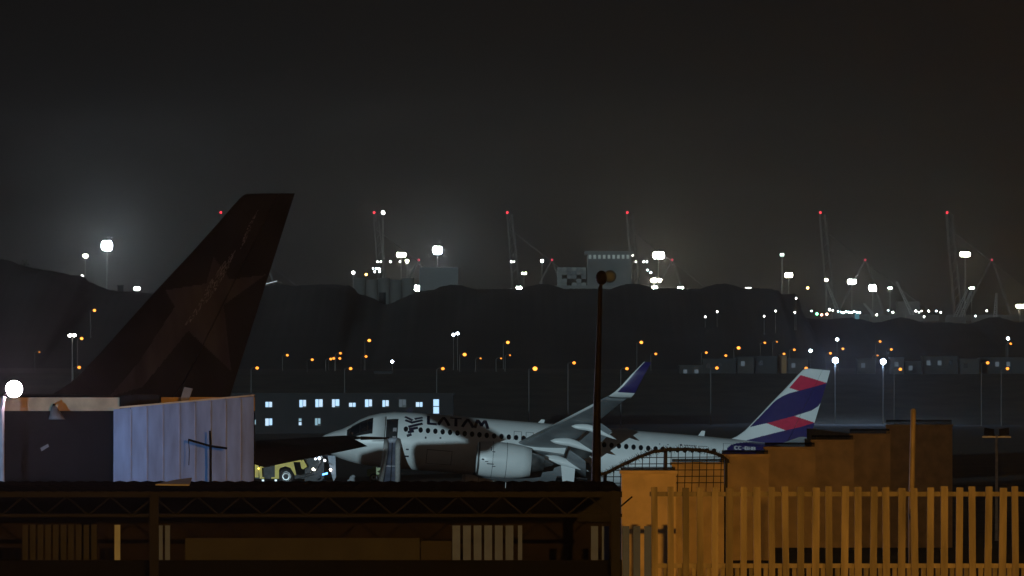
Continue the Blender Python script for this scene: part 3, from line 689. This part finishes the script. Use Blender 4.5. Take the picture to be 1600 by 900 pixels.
for (px, py, col, lab) in [(572,429,(1,.5,.1),'small orange lamp in front of the pale silo'),(875,422,(1,.55,.12),'small orange lamp left of the lit container ship'),(1262,450,(1,.55,.15),'faint orange lamp right of the cliff end'),(601,439.5,(1,.45,.4),'faint pink lamp in the hill notch'),
        (598,446,(.3,.9,.5),'faint green lamp in the hill notch'),(1276.5,490.5,(.15,1,.35),'bright green lamp on the harbour quay'),(1284,492,(1,.35,.25),'red-white lamp beside the green quay lamp'),(1292,491,(1,.5,.35),'pinkish lamp second along from the green quay lamp')]:
    flood(px, py, 4250, 1, 1.1, 1.1, col, 22, lab, pole=False, base=0)
# white lamp on pole left of the star tail
flood(112.7, 524, 1900, 2, .75, .6, (1,.96,.9), 70, 'white double-headed street lamp on a lit pole left of the star tail', poler=.16)

# ------------------------------------------------------------------ the port: ship-to-shore cranes
STEEL = mat('crane_steel', (.018,.018,.019), .7)
REDL = emi('aviation_red', (1,.03,.05), 3.2); REDS = emi('aviation_red_dim', (1,.05,.1), 1.3)
def crane_proto():
    t = thing('port_crane', 'tall container crane with raised boom and red light beyond the hill', 'crane', (0,0,0), 'container cranes of the port')
    legs = [(4,-9),(4,9),(30,-9),(30,9)]
    for (x, y) in legs: MB().box((x-.9,y-.9,0),(x+.9,y+.9,46)).build('leg', STEEL, t)
    MB().box((0,-9.5,44),(62,-7.5,47)).box((0,7.5,44),(62,9.5,47)).build('girder', STEEL, t)
    b = MB()
    for y in (-4,4):
        b.tube([(4,y,46),(0,y,100)], .7, 4); b.tube([(8,y,46),(2.5,y,100)], .6, 4)
    for i in range(12):
        u = i/12; z = 46+54*u; b.tube([(4-4*u,-4,z),(4-4*u,4,z+2)], .3, 4); b.tube([(4-4*u,-4,z),(8-5.5*u,-4,z+4)], .3, 4)
    b.build('boom', STEEL, t)
    b = MB()
    for y in (-5,5):
        b.tube([(8,y,46),(23,y*.3,75)], .6, 4); b.tube([(34,y,46),(24,y*.3,75)], .6, 4)
    b.tube([(23.5,0,75),(1.5,0,92)], .3, 4).tube([(23.5,0,75),(60,0,47)], .3, 4).build('a_frame', STEEL, t)
    MB().box((40,-5,47),(52,5,54)).build('machinery_house', STEEL, t)
    MB().sphere((0,0,101), .62, 8, 6).build('red_lamp', REDL, t)
    MB().sphere((23.6,0,76), .6, 8, 6).build('red_lamp', REDS, t)
    return t
cp = crane_proto(); PYD = 4500.0
for i, px in enumerate((345,584.5,792.7,980.3,1282,1480)):
    o = cp if i == 0 else copy_tree(cp)
    o.location = (P(px,332,PYD).x, PYD, P(px,332,PYD).z-101)
    o['label'] = 'dim container crane with red boom light ' + ('just behind the leading edge of the star tail','next to the lone high white lamp','right of the large blue-white floodlight mast','above the lit container ship','above the white four-head harbour floodlight','beside the tall yellow-white four-head mast')[i]
# container ship and silo
ship = thing('container_ship', 'lit grey container ship showing above the flat hill beside the dark pole', 'ship', (P(915,450,3900).x, 3900, 0))
GR = mat('ship_grey', (.10,.10,.095), .7, var=.3, scale=.1); CN = [mat('container_%d' % i, c, .7, var=.3, scale=.2) for i, c in enumerate([(.15,.15,.14),(.11,.11,.11),(.18,.175,.15),(.09,.095,.1)])]
def shz(py): return P(0,py,3900).z
def shx(px): return P(px,0,3900).x - ship.location.x
MB().prism([(shx(868),0,0),(shx(1010),0,0),(shx(1016),0,shz(446)),(shx(862),0,shz(446))], (0,40,0)).build('hull', GR, ship)
MB().box((shx(918),4,shz(446)),(shx(986),34,shz(394))).build('bridge_house', mat('bridge_house', (.09,.09,.087), .7, var=.4, scale=.08), ship)
MB().box((shx(914),2,shz(397)),(shx(990),36,shz(392))).build('bridge_deck', GR, ship)
for i in range(9):
    MB().box((shx(920+i*7.4),3.8,shz(404)),(shx(924+i*7.4),4.05,shz(398))).build('bridge_window', mat('ship_window', (.5,.5,.45), .5, emit=.08), ship)
for i in range(6):
    for j in range(5):
        if rnd.random() < .12: continue
        MB().box((shx(871+i*7.6),1,shz(447-j*6)),(shx(878+i*7.6),30,shz(441.6-j*6))).build('container', CN[rnd.randrange(4)], ship)
mass = thing('notch_mass', 'pale grey silo block rising out of the hill notch', 'mass', (P(600,470,3800).x, 3800, 0))  # pale upright shapes filling the notch in the hill
for i in range(5):
    c = P(562+i*19, 0, 3800).x - mass.location.x
    MB().tube([(c,0,0),(c,0,P(0,434+3*(i%2),3800).z)], 2.75, 14).build('mass_cell', GR, mass, True)
MB().box((P(655,0,3800).x-mass.location.x,-3,0),(P(716,0,3800).x-mass.location.x,8,P(0,418,3800).z)).build('mass_side', mat('mass_dim', (.13,.13,.13), .8), mass)
# quay platform with legs that glow cyan in place of lamp light
qp = thing('quay_platform', 'loading platform on two cyan glowing legs on the harbour quay', 'platform', (P(1327,490,4300).x, 4300, 0))
CYM = mat('cyan_glow_steel', (.10,.42,.52), .6, emit=.35)  # steel glows cyan: lamp light put into the material
for x0 in (1310.5, 1336):
    a = P(x0,0,4300).x-qp.location.x; MB().box((a,0,0),(a+2.1,3,P(0,489,4300).z)).build('leg', CYM, qp)
a = P(1307,0,4300).x-qp.location.x; b_ = P(1345,0,4300).x-qp.location.x
MB().box((a,-.5,P(0,490,4300).z),(b_,4,P(0,486.5,4300).z)).build('deck', STEEL, qp)
# mobile harbour cranes with slanting booms
for (foot_, tip, lab) in [((1313,495),(1290,437),'slanting harbour crane boom with an orange-white lamp at its tip'),((1371,500),(1350,474),'short slanting crane boom under the brilliant harbour floodlight'),((1428,497),(1401,440),'pale slanting harbour crane boom left of the quay lamps'),
        ((1490,500),(1512,452),'slanting harbour crane boom leaning right by the tall mast'),((1499,500),(1518,454),'second slanting boom leaning right beside the two-headed lamp post'),((1555,500),(1557,458),'upright harbour crane tower near the harbour edge')]:
    f_, t_ = P(*foot_,4250), P(*tip,4250)
    cr_ = thing('harbour_crane', lab, 'crane', (f_.x, 4250, 0))
    d = t_-f_; b = MB()
    for (ox, oy) in ((-.8,-.8),(.8,-.8),(-.8,.8),(.8,.8)): b.tube([(ox,oy,f_.z), (d.x+ox*.4, oy*.4, t_.z)], .22, 4)
    for i in range(14):
        u, v = i/14, (i+1)/14; sg = 1 if i % 2 else -1
        b.tube([(d.x*u+sg*.8*(1-.6*u),-.8,f_.z+d.z*u),(d.x*v-sg*.8*(1-.6*v),-.8,f_.z+d.z*v)], .18, 4)
    b.build('boom', mat('boom_steel', (.16,.16,.16), .6), cr_)
    MB().box((-3,-3,0),(3,3,f_.z-2)).build('tower', STEEL, cr_); MB().box((-4,-3,f_.z-3),(3,3,f_.z+1.5)).build('cab', STEEL, cr_)
# hilltop bits
hut = thing('hilltop_hut', 'small pale hut with a glowing sloping gangway on the hill right of the star tail', 'hut', (P(436,452,3050).x, 3050, P(0,455,3050).z-2))
MB().box((-.9,0,0),(.9,2,4.7)).build('wall', HS[0], hut)
p0, p1 = P(414,444,3050)-hut.location, P(433,439,3050)-hut.location
MB().tube([p0,p1], .16, 5).build('gangway', mat('gangway_glow', (.7,.75,.8), .5, emit=.5), hut)  # gangway glows by itself, its lighting put into the material
MB().box((-1.2,-.2,4.7),(1.2,2.2,5)).build('roof', HS[1], hut)
wt = thing('water_tank', 'dark squat tank on a stand in the hill notch', 'tank', (P(597.5,475,2990).x, 2990, P(0,482,2990).z))
MB().tube([(0,0,1.5),(0,0,5.6)], 1.2, 12).build('tank', HILL, wt); MB().tube([(-1,0,-1),(-1,0,2)], .2, 6).build('leg', HILL, wt); MB().tube([(1,0,-1),(1,0,2)], .2, 6).build('leg', HILL, wt)
bk = thing('hilltop_block', 'small dark block house on the hill left of the star tail', 'hut', (P(188,458,2990).x, 2990, P(0,463,2990).z))
MB().box((-1,0,0),(1,2,3.6)).build('wall', HILL, bk); MB().box((-1.2,-.2,3.6),(1.2,2.2,3.9)).build('roof', HILL, bk)
for (px, w_) in ((10,7),(38,6)):
    t = thing('hill_tree', 'dark bushy tree on the highest shoulder of the hill', 'tree', (P(px,418,2995).x, 2995, P(0,420,2995).z), 'trees on the hill')
    MB().tube([(0,0,-1),(0,0,2)], [.4,.2], 6).build('trunk', HILL, t)
    b = MB()
    for i in range(160):
        a = rnd.uniform(0,6.28); r_ = rnd.random()**.5*w_*.26; zz_ = rnd.uniform(.6,3.0)
        c = Vector((r_*math.cos(a), r_*math.sin(a), zz_)); s_ = .35
        b.add([c+Vector((rnd.uniform(-s_,s_),rnd.uniform(-s_,s_),rnd.uniform(-s_,s_))) for _ in range(3)], [(0,1,2)])
    b.build('crown', mat('leaf_dark', (.04,.05,.03), .8), t)

# ------------------------------------------------------------------ foreground, right: sodium lamp, fence, pillars
slm = thing('street_lamp', 'sodium street lamp on a bracket pole beside the slatted fence', 'street lamp', (9.2, 60, 3.9))
MB().tube([(0,0,0),(0,0,6.6),(-.3,.4,7.0)], [.1,.06,.05], 8).build('pole', POLE, slm)
MB().box((-.65,.35,6.9),(-.2,.75,7.15)).build('housing', POLE, slm)
MB().add([(-.68,.78,6.88),(-.22,.82,6.88),(-.22,.82,7.16),(-.68,.78,7.16)], [(3,2,1,0)]).build('lens', emi('sodium_near', (1,.46,.06), 40000), slm)
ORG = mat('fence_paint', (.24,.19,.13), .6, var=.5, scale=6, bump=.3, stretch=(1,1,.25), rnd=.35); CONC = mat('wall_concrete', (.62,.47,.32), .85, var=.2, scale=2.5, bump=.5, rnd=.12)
FYD = 130.0
fen = thing('slatted_fence', 'long fence of upright wooden slats lit orange by the street lamp', 'fence', (P(1300,900,FYD).x, FYD, 3.9))
fx = lambda px: P(px,0,FYD).x - fen.location.x
for y0 in (772, 884):
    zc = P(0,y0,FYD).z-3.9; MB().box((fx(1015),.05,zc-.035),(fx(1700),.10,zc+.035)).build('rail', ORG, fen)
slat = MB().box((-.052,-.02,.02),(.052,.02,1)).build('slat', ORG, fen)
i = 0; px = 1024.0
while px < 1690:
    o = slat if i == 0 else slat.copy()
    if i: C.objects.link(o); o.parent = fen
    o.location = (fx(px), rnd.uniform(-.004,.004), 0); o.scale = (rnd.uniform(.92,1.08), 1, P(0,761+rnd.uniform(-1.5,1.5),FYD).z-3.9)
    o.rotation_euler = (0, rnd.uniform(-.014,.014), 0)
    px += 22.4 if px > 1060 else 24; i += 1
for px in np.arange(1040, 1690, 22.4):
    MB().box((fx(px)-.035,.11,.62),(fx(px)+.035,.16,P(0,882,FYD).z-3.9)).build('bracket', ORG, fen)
wallp = thing('perimeter_wall', 'receding concrete perimeter wall of stepped panels lit orange', 'wall', (P(971,800,140).x, 140, 1.0))
tops = [(971,1050,740),(1050,1128,727),(1128,1195,713.5),(1195,1268,701.5),(1268,1328,690),(1328,1385,680),(1385,1482,665.5)]
prev = None
for i, (x0, x1, y0) in enumerate(tops):
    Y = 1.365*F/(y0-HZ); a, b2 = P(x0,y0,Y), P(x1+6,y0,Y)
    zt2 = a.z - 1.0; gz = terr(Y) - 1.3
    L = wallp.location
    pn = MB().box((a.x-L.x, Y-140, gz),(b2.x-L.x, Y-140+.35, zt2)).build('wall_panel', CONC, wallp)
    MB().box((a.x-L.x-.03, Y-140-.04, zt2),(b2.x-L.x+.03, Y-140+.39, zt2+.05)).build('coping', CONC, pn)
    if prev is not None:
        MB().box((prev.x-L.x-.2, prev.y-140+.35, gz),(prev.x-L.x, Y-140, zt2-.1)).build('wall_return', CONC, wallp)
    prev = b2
# razor wire on the wall
WIRE = mat('dark_wire', (.009,.0085,.008), .7)
for i, (x0, x1, y0) in enumerate(tops):
    rw = MB()
    Y = 1.365*F/(y0-HZ)+.17; a, b2 = P(x0,y0-3,Y)-wallp.location, P(x1+5,y0-3,Y)-wallp.location
    n = int((x1-x0)*1.1); pts = []
    for k in range(n*7):
        t = k/(n*7); an = k/7*2*math.pi; r_ = .075*Y/150
        pts.append((a.x+(b2.x-a.x)*t, a.y+r_*math.cos(an), a.z+.02+r_*math.sin(an)*.9))
    rw.tube(pts, .0035*Y/140, 3).build('razor_wire_coil', WIRE, wallp)
# arched mesh panel in front of the airliner's rear fuselage
MYD = 143.0
mp_ = thing('mesh_arch', 'arched wire mesh fence panel with bristly dark rim before the rear fuselage', 'fence', (P(1040,760,MYD).x, MYD, 3.9))
mv = lambda px, py, d=0: Vector((P(px,py,MYD).x-mp_.location.x, d, P(px,py,MYD).z-3.9))
arc = [(930,744),(950,738),(965,730),(982,722),(1000,713.5),(1020,706),(1045,702.5),(1075,702),(1100,704),(1118,708.5),(1130,714),(1138,722)]
b = MB().tube([mv(*p) for p in arc], .028, 7)
for i in range(len(arc)-1):
    for k in range(90):
        u = rnd.random(); c = mv(arc[i][0]+(arc[i+1][0]-arc[i][0])*u, arc[i][1]+(arc[i+1][1]-arc[i][1])*u, rnd.uniform(-.08,.08))
        d = Vector((rnd.uniform(-1,1), rnd.uniform(-.5,.5), rnd.uniform(-.8,1.1))).normalized()*rnd.uniform(.04,.11)
        b.add([c, c+Vector((.012,0,.004)), c+d], [(0,1,2)])
b.build('rim', WIRE, mp_)
ax = [p[0] for p in arc]; ay = [p[1] for p in arc]
for px in np.arange(948, 1134, 11.2):
    MB().tube([mv(px, np.interp(px,ax,ay)), mv(px-2, 775)], .0075, 5).build('wire', WIRE, mp_)
for py in (714,724,734,744,754):
    xl = [p for p in np.arange(940,1136,4) if np.interp(p,ax,ay) < py]
    if xl: MB().tube([mv(xl[0],py+1), mv(xl[-1],py)], .0075, 5).build('wire', WIRE, mp_)
for px in (945,1040,1134):
    p = mv(px, np.interp(px,ax,ay)); MB().tube([(p.x,.03,0),(p.x,.03,p.z)], .03, 6).build('post', WIRE, mp_)
# lone orange pole and far unlit lamp mast
o = thing('bollard_pole', 'plain thin upright pole behind the slatted fence lit orange', 'pole', (P(1424,800,136).x, 136, 3.9))
a, b2 = P(1424,790,136)-o.location, P(1427,641,136)-o.location
MB().tube([(a.x,0,0), a, b2, b2+Vector((0,0,.03))], [.05,.05,.043,.02], 10).build('shaft', ORG, o, True)
MB().tube([(a.x,0,0),(a.x,0,.06)], .12, 10).build('base_plate', ORG, o)
lm = thing('lamp_mast', 'thin pale mast with two unlit lamp heads behind the fence', 'lamp', (P(1557,757,420).x, 420, 0))
zt3 = P(0,680,420).z
MB().tube([(0,0,0),(0,0,zt3)], [.09,.06], 6).build('mast', mat('pale_mast', (.75,.75,.75), .5), lm)
for s_ in (-1,1):
    hd = MB().hexa([(s_*.12,-.2,zt3-.05),(s_*.62,-.2,zt3+.02),(s_*.62,.2,zt3+.02),(s_*.12,.2,zt3-.05),(s_*.12,-.15,zt3+.3),(s_*.6,-.15,zt3+.38),(s_*.6,.15,zt3+.38),(s_*.12,.15,zt3+.3)]).build('lamp_head', BLKP, lm)
    MB().box((s_*.3-.1,-.22,zt3-.1),(s_*.3+.1,-.1,zt3-.04)).build('bracket', METAL, hd)
MB().box((-.7,-.04,zt3-.12),(.7,.04,zt3-.05)).build('crossarm', METAL, lm)

# ------------------------------------------------------------------ foreground: tall dark pole
TY = 135.0
tp = thing('tall_pole', 'tall dark tapered pole topped by a dark housing and pale round dish', 'pole', (P(933,760,TY).x, TY, 3.9))
DBR = mat('dark_brown_steel', (.010,.008,.0075), .6, var=.4, scale=5, spec=.05)
w0 = lambda px, py: P(px,py,TY)-tp.location
MB().tube([(w0(931,900).x,0,0), w0(931.5,750), w0(933,620), w0(936,520), w0(938,450), w0(940,441)], [.08,.076,.056,.042,.034,.026], 10).build('shaft', DBR, tp, True)
c = w0(940,434); MB().sphere(c, .10, 12, 8, sc=(.95,.9,1.15)).build('housing', DBR, tp, True)
c = w0(953,432); b = MB()
b.loft([[c+Vector((r_*math.cos(2*math.pi*k/16), -y_, r_*math.sin(2*math.pi*k/16))) for k in range(16)] for (r_, y_) in ((.03,-.12),(.075,-.03),(.10,.02),(.085,.035),(.03,.05))], True, True)
b.build('dish', mat('pale_dish', (.05,.08,.20), .6), tp, True)
MB().tube([w0(940,440), w0(948,436)], .02, 6).build('bracket', DBR, tp)

# ------------------------------------------------------------------ foreground: truss-roofed shed
SY = 120.0
sh = thing('truss_shed', 'long low dark shed with trussed roof edge across the foreground', 'shed', (P(470,900,SY).x, SY, 3.9))
sv = lambda px, py, d=0: Vector((P(px,py,SY).x-sh.location.x, d, P(px,py,SY).z-3.9))
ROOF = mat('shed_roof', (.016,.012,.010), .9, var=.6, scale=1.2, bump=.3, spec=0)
x0_, x1_ = sv(-120,0).x, sv(972,0).x; zr = sv(0,766).z
n = int((x1_-x0_)/.76)
for i in range(n):
    a = x0_+(x1_-x0_)*i/n; b2 = x0_+(x1_-x0_)*(i+1)/n-.01
    prof = [(a+(b2-a)*k/8, (.018 if k % 2 else 0)) for k in range(9)]
    d0, d1 = rnd.uniform(-.04,.0), 9.2
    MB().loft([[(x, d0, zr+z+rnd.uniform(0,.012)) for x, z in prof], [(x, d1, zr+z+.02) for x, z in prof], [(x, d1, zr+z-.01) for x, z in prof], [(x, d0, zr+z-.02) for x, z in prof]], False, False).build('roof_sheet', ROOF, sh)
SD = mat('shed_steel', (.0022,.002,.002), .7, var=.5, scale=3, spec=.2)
for nm, y0, y1 in (('fascia_beam',768,777),('bottom_chord',803,808)):
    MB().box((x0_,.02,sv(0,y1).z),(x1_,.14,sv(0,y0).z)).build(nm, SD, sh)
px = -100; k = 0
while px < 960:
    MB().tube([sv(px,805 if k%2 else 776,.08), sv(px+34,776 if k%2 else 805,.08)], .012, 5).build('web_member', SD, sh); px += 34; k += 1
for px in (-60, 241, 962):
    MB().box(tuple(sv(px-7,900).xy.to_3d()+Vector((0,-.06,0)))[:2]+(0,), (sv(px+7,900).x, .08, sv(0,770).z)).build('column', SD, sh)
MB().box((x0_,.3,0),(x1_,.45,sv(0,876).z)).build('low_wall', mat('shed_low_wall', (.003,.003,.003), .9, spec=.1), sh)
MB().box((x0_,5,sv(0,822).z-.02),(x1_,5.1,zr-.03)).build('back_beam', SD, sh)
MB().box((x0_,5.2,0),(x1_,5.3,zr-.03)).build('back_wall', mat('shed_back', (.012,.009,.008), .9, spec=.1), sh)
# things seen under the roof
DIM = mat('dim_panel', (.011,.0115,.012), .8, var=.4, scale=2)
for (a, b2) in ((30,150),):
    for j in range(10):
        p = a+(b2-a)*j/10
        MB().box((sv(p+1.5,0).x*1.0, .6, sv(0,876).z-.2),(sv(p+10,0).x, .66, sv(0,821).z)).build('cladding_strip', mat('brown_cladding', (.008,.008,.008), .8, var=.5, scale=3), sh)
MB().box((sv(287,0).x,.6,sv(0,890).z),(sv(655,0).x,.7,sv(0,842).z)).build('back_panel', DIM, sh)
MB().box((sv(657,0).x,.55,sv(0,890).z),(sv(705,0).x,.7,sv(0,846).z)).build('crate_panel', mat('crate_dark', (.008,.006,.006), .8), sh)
PALE = mat('pale_picket', (.05,.085,.30), .7, var=.2, scale=3)
pk = thing('picket_screen', 'row of seven pale upright pickets under the shed roof', 'fence', (P(760,880,120.7).x, 120.7, 3.9))
for j in range(7):
    c = P(713+j*16.6,0,120.7).x-pk.location.x; w_ = .055 if j < 6 else .03
    MB().box((c-w_,0,.02),(c+w_,.03,P(0,821,120.7).z-3.9)).build('picket', PALE, pk)
MB().box((P(706,0,120.7).x-pk.location.x,.03,.3),(P(817,0,120.7).x-pk.location.x,.06,.36)).build('rail', SD, pk)
pk2 = thing('picket_screen', 'five pale pickets split by a dark post near the stepped wall', 'fence', (P(965,880,120.7).x, 120.7, 3.9))
for px in (929,946,978,995,1012):
    c = P(px,0,120.7).x-pk2.location.x; MB().box((c-.05,0,.02),(c+.05,.03,P(0,822,120.7).z-3.9)).build('picket', PALE, pk2)
MB().box((P(922,0,120.7).x-pk2.location.x,.03,.3),(P(1020,0,120.7).x-pk2.location.x,.06,.36)).build('rail', SD, pk2)
bl = thing('door_jamb', 'narrow bluish upright strip under the left end of the shed roof', 'door frame', (P(183.5,880,120.7).x, 120.7, 3.9))
MB().box((-.04,0,0),(.04,.05,P(0,820,120.7).z-3.9)).build('jamb', mat('bluish_paint', (.22,.26,.40), .6), bl); MB().box((-.06,-.01,0),(.06,.06,.05)).build('foot', SD, bl)
pk3 = thing('picket_screen', 'pair of pale pickets beside the shed column', 'fence', (P(256,880,120.7).x, 120.7, 3.9))
for px in (251,262.5):
    c = P(px,0,120.7).x-pk3.location.x; MB().box((c-.04,0,.02),(c+.03,.03,P(0,821,120.7).z-3.9)).build('picket', PALE, pk3)
MB().box((-.12,.03,.3),(.12,.06,.36)).build('rail', SD, pk3)
sd = MB().prism([P(243,764,121)+Vector((0,0,.05)), P(270,757.5,124)+Vector((0,0,.05)), P(300,755.5,126)+Vector((0,0,.07)), P(296,764.5,121)+Vector((0,0,.05))], (0,0,.02)).build('loose_sheet', mat('pale_sheet', (.30,.29,.28), .7))
tag(sd, 'loose pale sheet lying on the shed roof below the metal wall', 'sheet')

# ------------------------------------------------------------------ foreground, left: dark building, ribbed metal shed, floodlight
LYD = 150.0
db = thing('dark_building', 'dark flat-fronted building with pale parapet at the left edge', 'building', (P(60,760,LYD).x, LYD, 3.9))
lv = lambda px, py, d=0: Vector((P(px,py,LYD).x-db.location.x, d, P(px,py,LYD).z-3.9))
MB().box((lv(-140,0).x,0,0),(lv(178,0).x,8,lv(0,641).z)).build('wall', mat('black_render', (.005,.0045,.005), .9, var=.5, scale=1, spec=.15), db)
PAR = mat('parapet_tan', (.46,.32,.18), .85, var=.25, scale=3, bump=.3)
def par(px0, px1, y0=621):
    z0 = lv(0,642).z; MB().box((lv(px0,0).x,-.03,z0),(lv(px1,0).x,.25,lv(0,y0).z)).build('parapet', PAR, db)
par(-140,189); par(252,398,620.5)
ms = thing('metal_shed', 'pale ribbed metal shed wall with sloping top beside the dark building', 'shed', (P(287,760,LYD).x, LYD-.6, 3.9))
mv2 = lambda px, py: Vector((P(px,py,LYD-.6).x-ms.location.x, 0, P(px,py,LYD-.6).z-3.9))
PANEL = mat('blue_grey_sheet', (.14,.205,.31), .5, var=.3, scale=5, stretch=(1,1,.2), rnd=.05)
edges = [177,204,229.5,254.5,280,304.5,329,352.5,376,397]
for i in range(9):
    a, b2 = edges[i], edges[i+1]; ta, tb = 640-20*(a-177)/220-2*math.sin((a-177)/70), 640-20*(b2-177)/220-2*math.sin((b2-177)/70)
    A, B, D_, E_ = mv2(a+.4,ta), mv2(b2-.4,tb), mv2(b2-.4,900), mv2(a+.4,900)
    D_.z = E_.z = 0
    MB().prism([E_, D_, B, A], (0,.05,0)).build('wall_sheet', PANEL, ms)
    if i: 
        q_ = mv2(a,ta); MB().box((q_.x-.012,-.007,0),(q_.x+.012,.06,q_.z-.03)).build('rib', mat('rib_pale', (.19,.24,.34), .5), ms)
MB().box((mv2(177,0).x,.06,0),(mv2(397,0).x,.5,mv2(0,645).z)).build('core_wall', SD, ms)
a, b2 = mv2(177,639), mv2(397.5,619)
MB().hexa([(a.x,-.05,a.z),(b2.x,-.05,b2.z),(b2.x,.55,b2.z),(a.x,.55,a.z),(a.x,-.05,a.z+.03),(b2.x,-.05,b2.z+.03),(b2.x,.55,b2.z+.03),(a.x,.55,a.z+.03)]).build('edge_flashing', PAR, ms)
up = thing('utility_post', 'dark post with a tilted crossarm before the ribbed metal wall', 'post', (P(329,760,148.8).x, 148.8, 3.9))
u = lambda px, py: P(px,py,148.8)-up.location
MB().tube([(0,0,0), u(329,700), u(328,673)], [.024,.022,.018], 6).build('shaft', DBR, up)
MB().tube([u(294,687), u(329,697), u(355,700.5)], .022, 6).build('crossarm', DBR, up)
MB().tube([u(294.5,688), u(296,705), u(295,727)], .008, 5).build('hanging_wire', DBR, up)
ac = thing('air_conditioner', 'dark box air conditioner on the parapet of the dark building', 'air conditioner', (P(220,637,LYD+.3).x, LYD-.25, P(0,641,LYD).z))
MB().box((-.35,0,0),(.35,.5,.26)).build('case', SD, ac); MB().box((-.3,-.02,.03),(-.02,0,.23)).build('grille', DBR, ac); MB().box((-.15,.1,.26),(.3,.4,.29)).build('lid', SD, ac)
fl = thing('roof_floodlight', 'unlit tilted floodlight on the roof edge behind the metal shed', 'floodlight', (P(290,630,LYD).x, LYD-.3, P(0,631,LYD).z))
MB().hexa([(-.08,-.1,.06),(.06,-.1,.04),(.06,.05,.04),(-.08,.05,.06),(-.01,-.12,.30),(.14,-.12,.27),(.14,.0,.27),(-.01,.0,.30)]).build('lamp_head', mat('tan_lamp', (.16,.13,.10), .6), fl); MB().tube([(-.05,0,-.06),(-.06,0,.08)], .02, 6).build('bracket', DBR, fl)
wl_ = thing('wall_lamp', 'unlit bell shaped lamp with tan shade on the dark wall', 'lamp', (P(85,645,LYD-.2).x, LYD-.25, P(0,650,LYD-.2).z))
MB().loft([[Vector((r_*math.cos(2*math.pi*k/12)+x_, r_*.7*math.sin(2*math.pi*k/12), z_)) for k in range(12)] for (x_, r_, z_) in ((-.01,.03,.18),(0,.06,.14),(.03,.11,.02),(.05,.15,-.06))], True, True).build('shade', mat('tan_shade', (.12,.09,.075), .7), wl_, True)
MB().tube([(-.01,.22,.2),(-.01,0,.2),(-.01,0,.16)], .02, 6).build('bracket', DBR, wl_)
pl = MB().prism([P(63,700,LYD-.05), P(75,693.5,LYD-.05), P(76.5,698,LYD-.05), P(65,705,LYD-.05)], (0,.03,0)).build('wall_plate', mat('plate_grey', (.20,.20,.20), .6))
tag(pl, 'small tilted pale plate fixed to the dark wall', 'plate')
nf = thing('floodlight_post', 'brilliant pinkish-white floodlight on a slim post at the left edge', 'floodlight', (P(4,750,LYD-1).x, LYD-1, 3.9))
u = lambda px, py: P(px,py,LYD-1)-nf.location
MB().tube([(0,0,0), u(3,640), u(6,620)], .045, 8).build('post', mat('post_pale', (.30,.25,.24), .6), nf)
MB().tube([u(5,618), u(12,612)], .03, 6).build('bracket', DBR, nf)
c = u(22,608)
MB().loft([[c+Vector((r_*math.cos(2*math.pi*k/18), y_, r_*math.sin(2*math.pi*k/18))) for k in range(18)] for (r_, y_) in ((.06,.2),(.11,.1),(.155,.02),(.155,0))], True, True).build('housing', DBR, nf, True)
MB().add([c+Vector((.14*math.cos(2*math.pi*k/18), -.012, .14*math.sin(2*math.pi*k/18))) for k in range(18)], [tuple(range(18))]).build('lens', emi('near_flood', (1,.80,.98), 2400), nf)

bp_ = thing('floodlight_post', 'bluish floodlight on a short post aimed at the ribbed metal wall', 'floodlight', (P(-75,750,147).x, 147, 3.9))
MB().tube([(0,0,0),(0,0,2.5)], .045, 8).build('post', DBR, bp_)
MB().box((-.12,-.1,2.35),(.06,.2,2.6)).build('housing', DBR, bp_)
MB().add([(.065,-.08,2.38),(.09,.18,2.38),(.09,.18,2.57),(.065,-.08,2.57)], [(0,1,2,3)]).build('lens', emi('blue_flood', (.17,.52,1.0), 980), bp_)
tm = thing('added_shade_terminal', 'added unseen terminal-like block behind the viewpoint that shades the foreground', 'building', (-54, -60, 3.9))  # unseen block added to keep the foreground in shade
TF = mat('shade_terminal_facade', (.18,.18,.19), .7)
MB().box((-39,-40,0),(39,10,17)).build('wall', TF, tm); MB().box((-40,-41,17),(40,11,17.6)).build('roof', TF, tm)
for i in range(12): MB().box((-37+i*6.2,10,4),(-32+i*6.2,10.06,8)).build('window', GLASS, tm)

# ------------------------------------------------------------------ haze
hm = bpy.data.materials.new('night_haze'); hm.use_nodes = True; n_ = hm.node_tree; n_.nodes.clear()
pv = n_.nodes.new('ShaderNodeVolumePrincipled'); ou = n_.nodes.new('ShaderNodeOutputMaterial')
pv.inputs['Color'].default_value = (.98,.90,.90,1); pv.inputs['Density'].default_value = 0.000052; pv.inputs['Anisotropy'].default_value = 0.88
n_.links.new(pv.outputs[0], ou.inputs['Volume'])
hm.cycles.volume_sampling = 'EQUIANGULAR'
hz = MB().box((-900,-160,-3),(900,5600,140)).build('haze', hm); hz['kind'] = 'stuff'
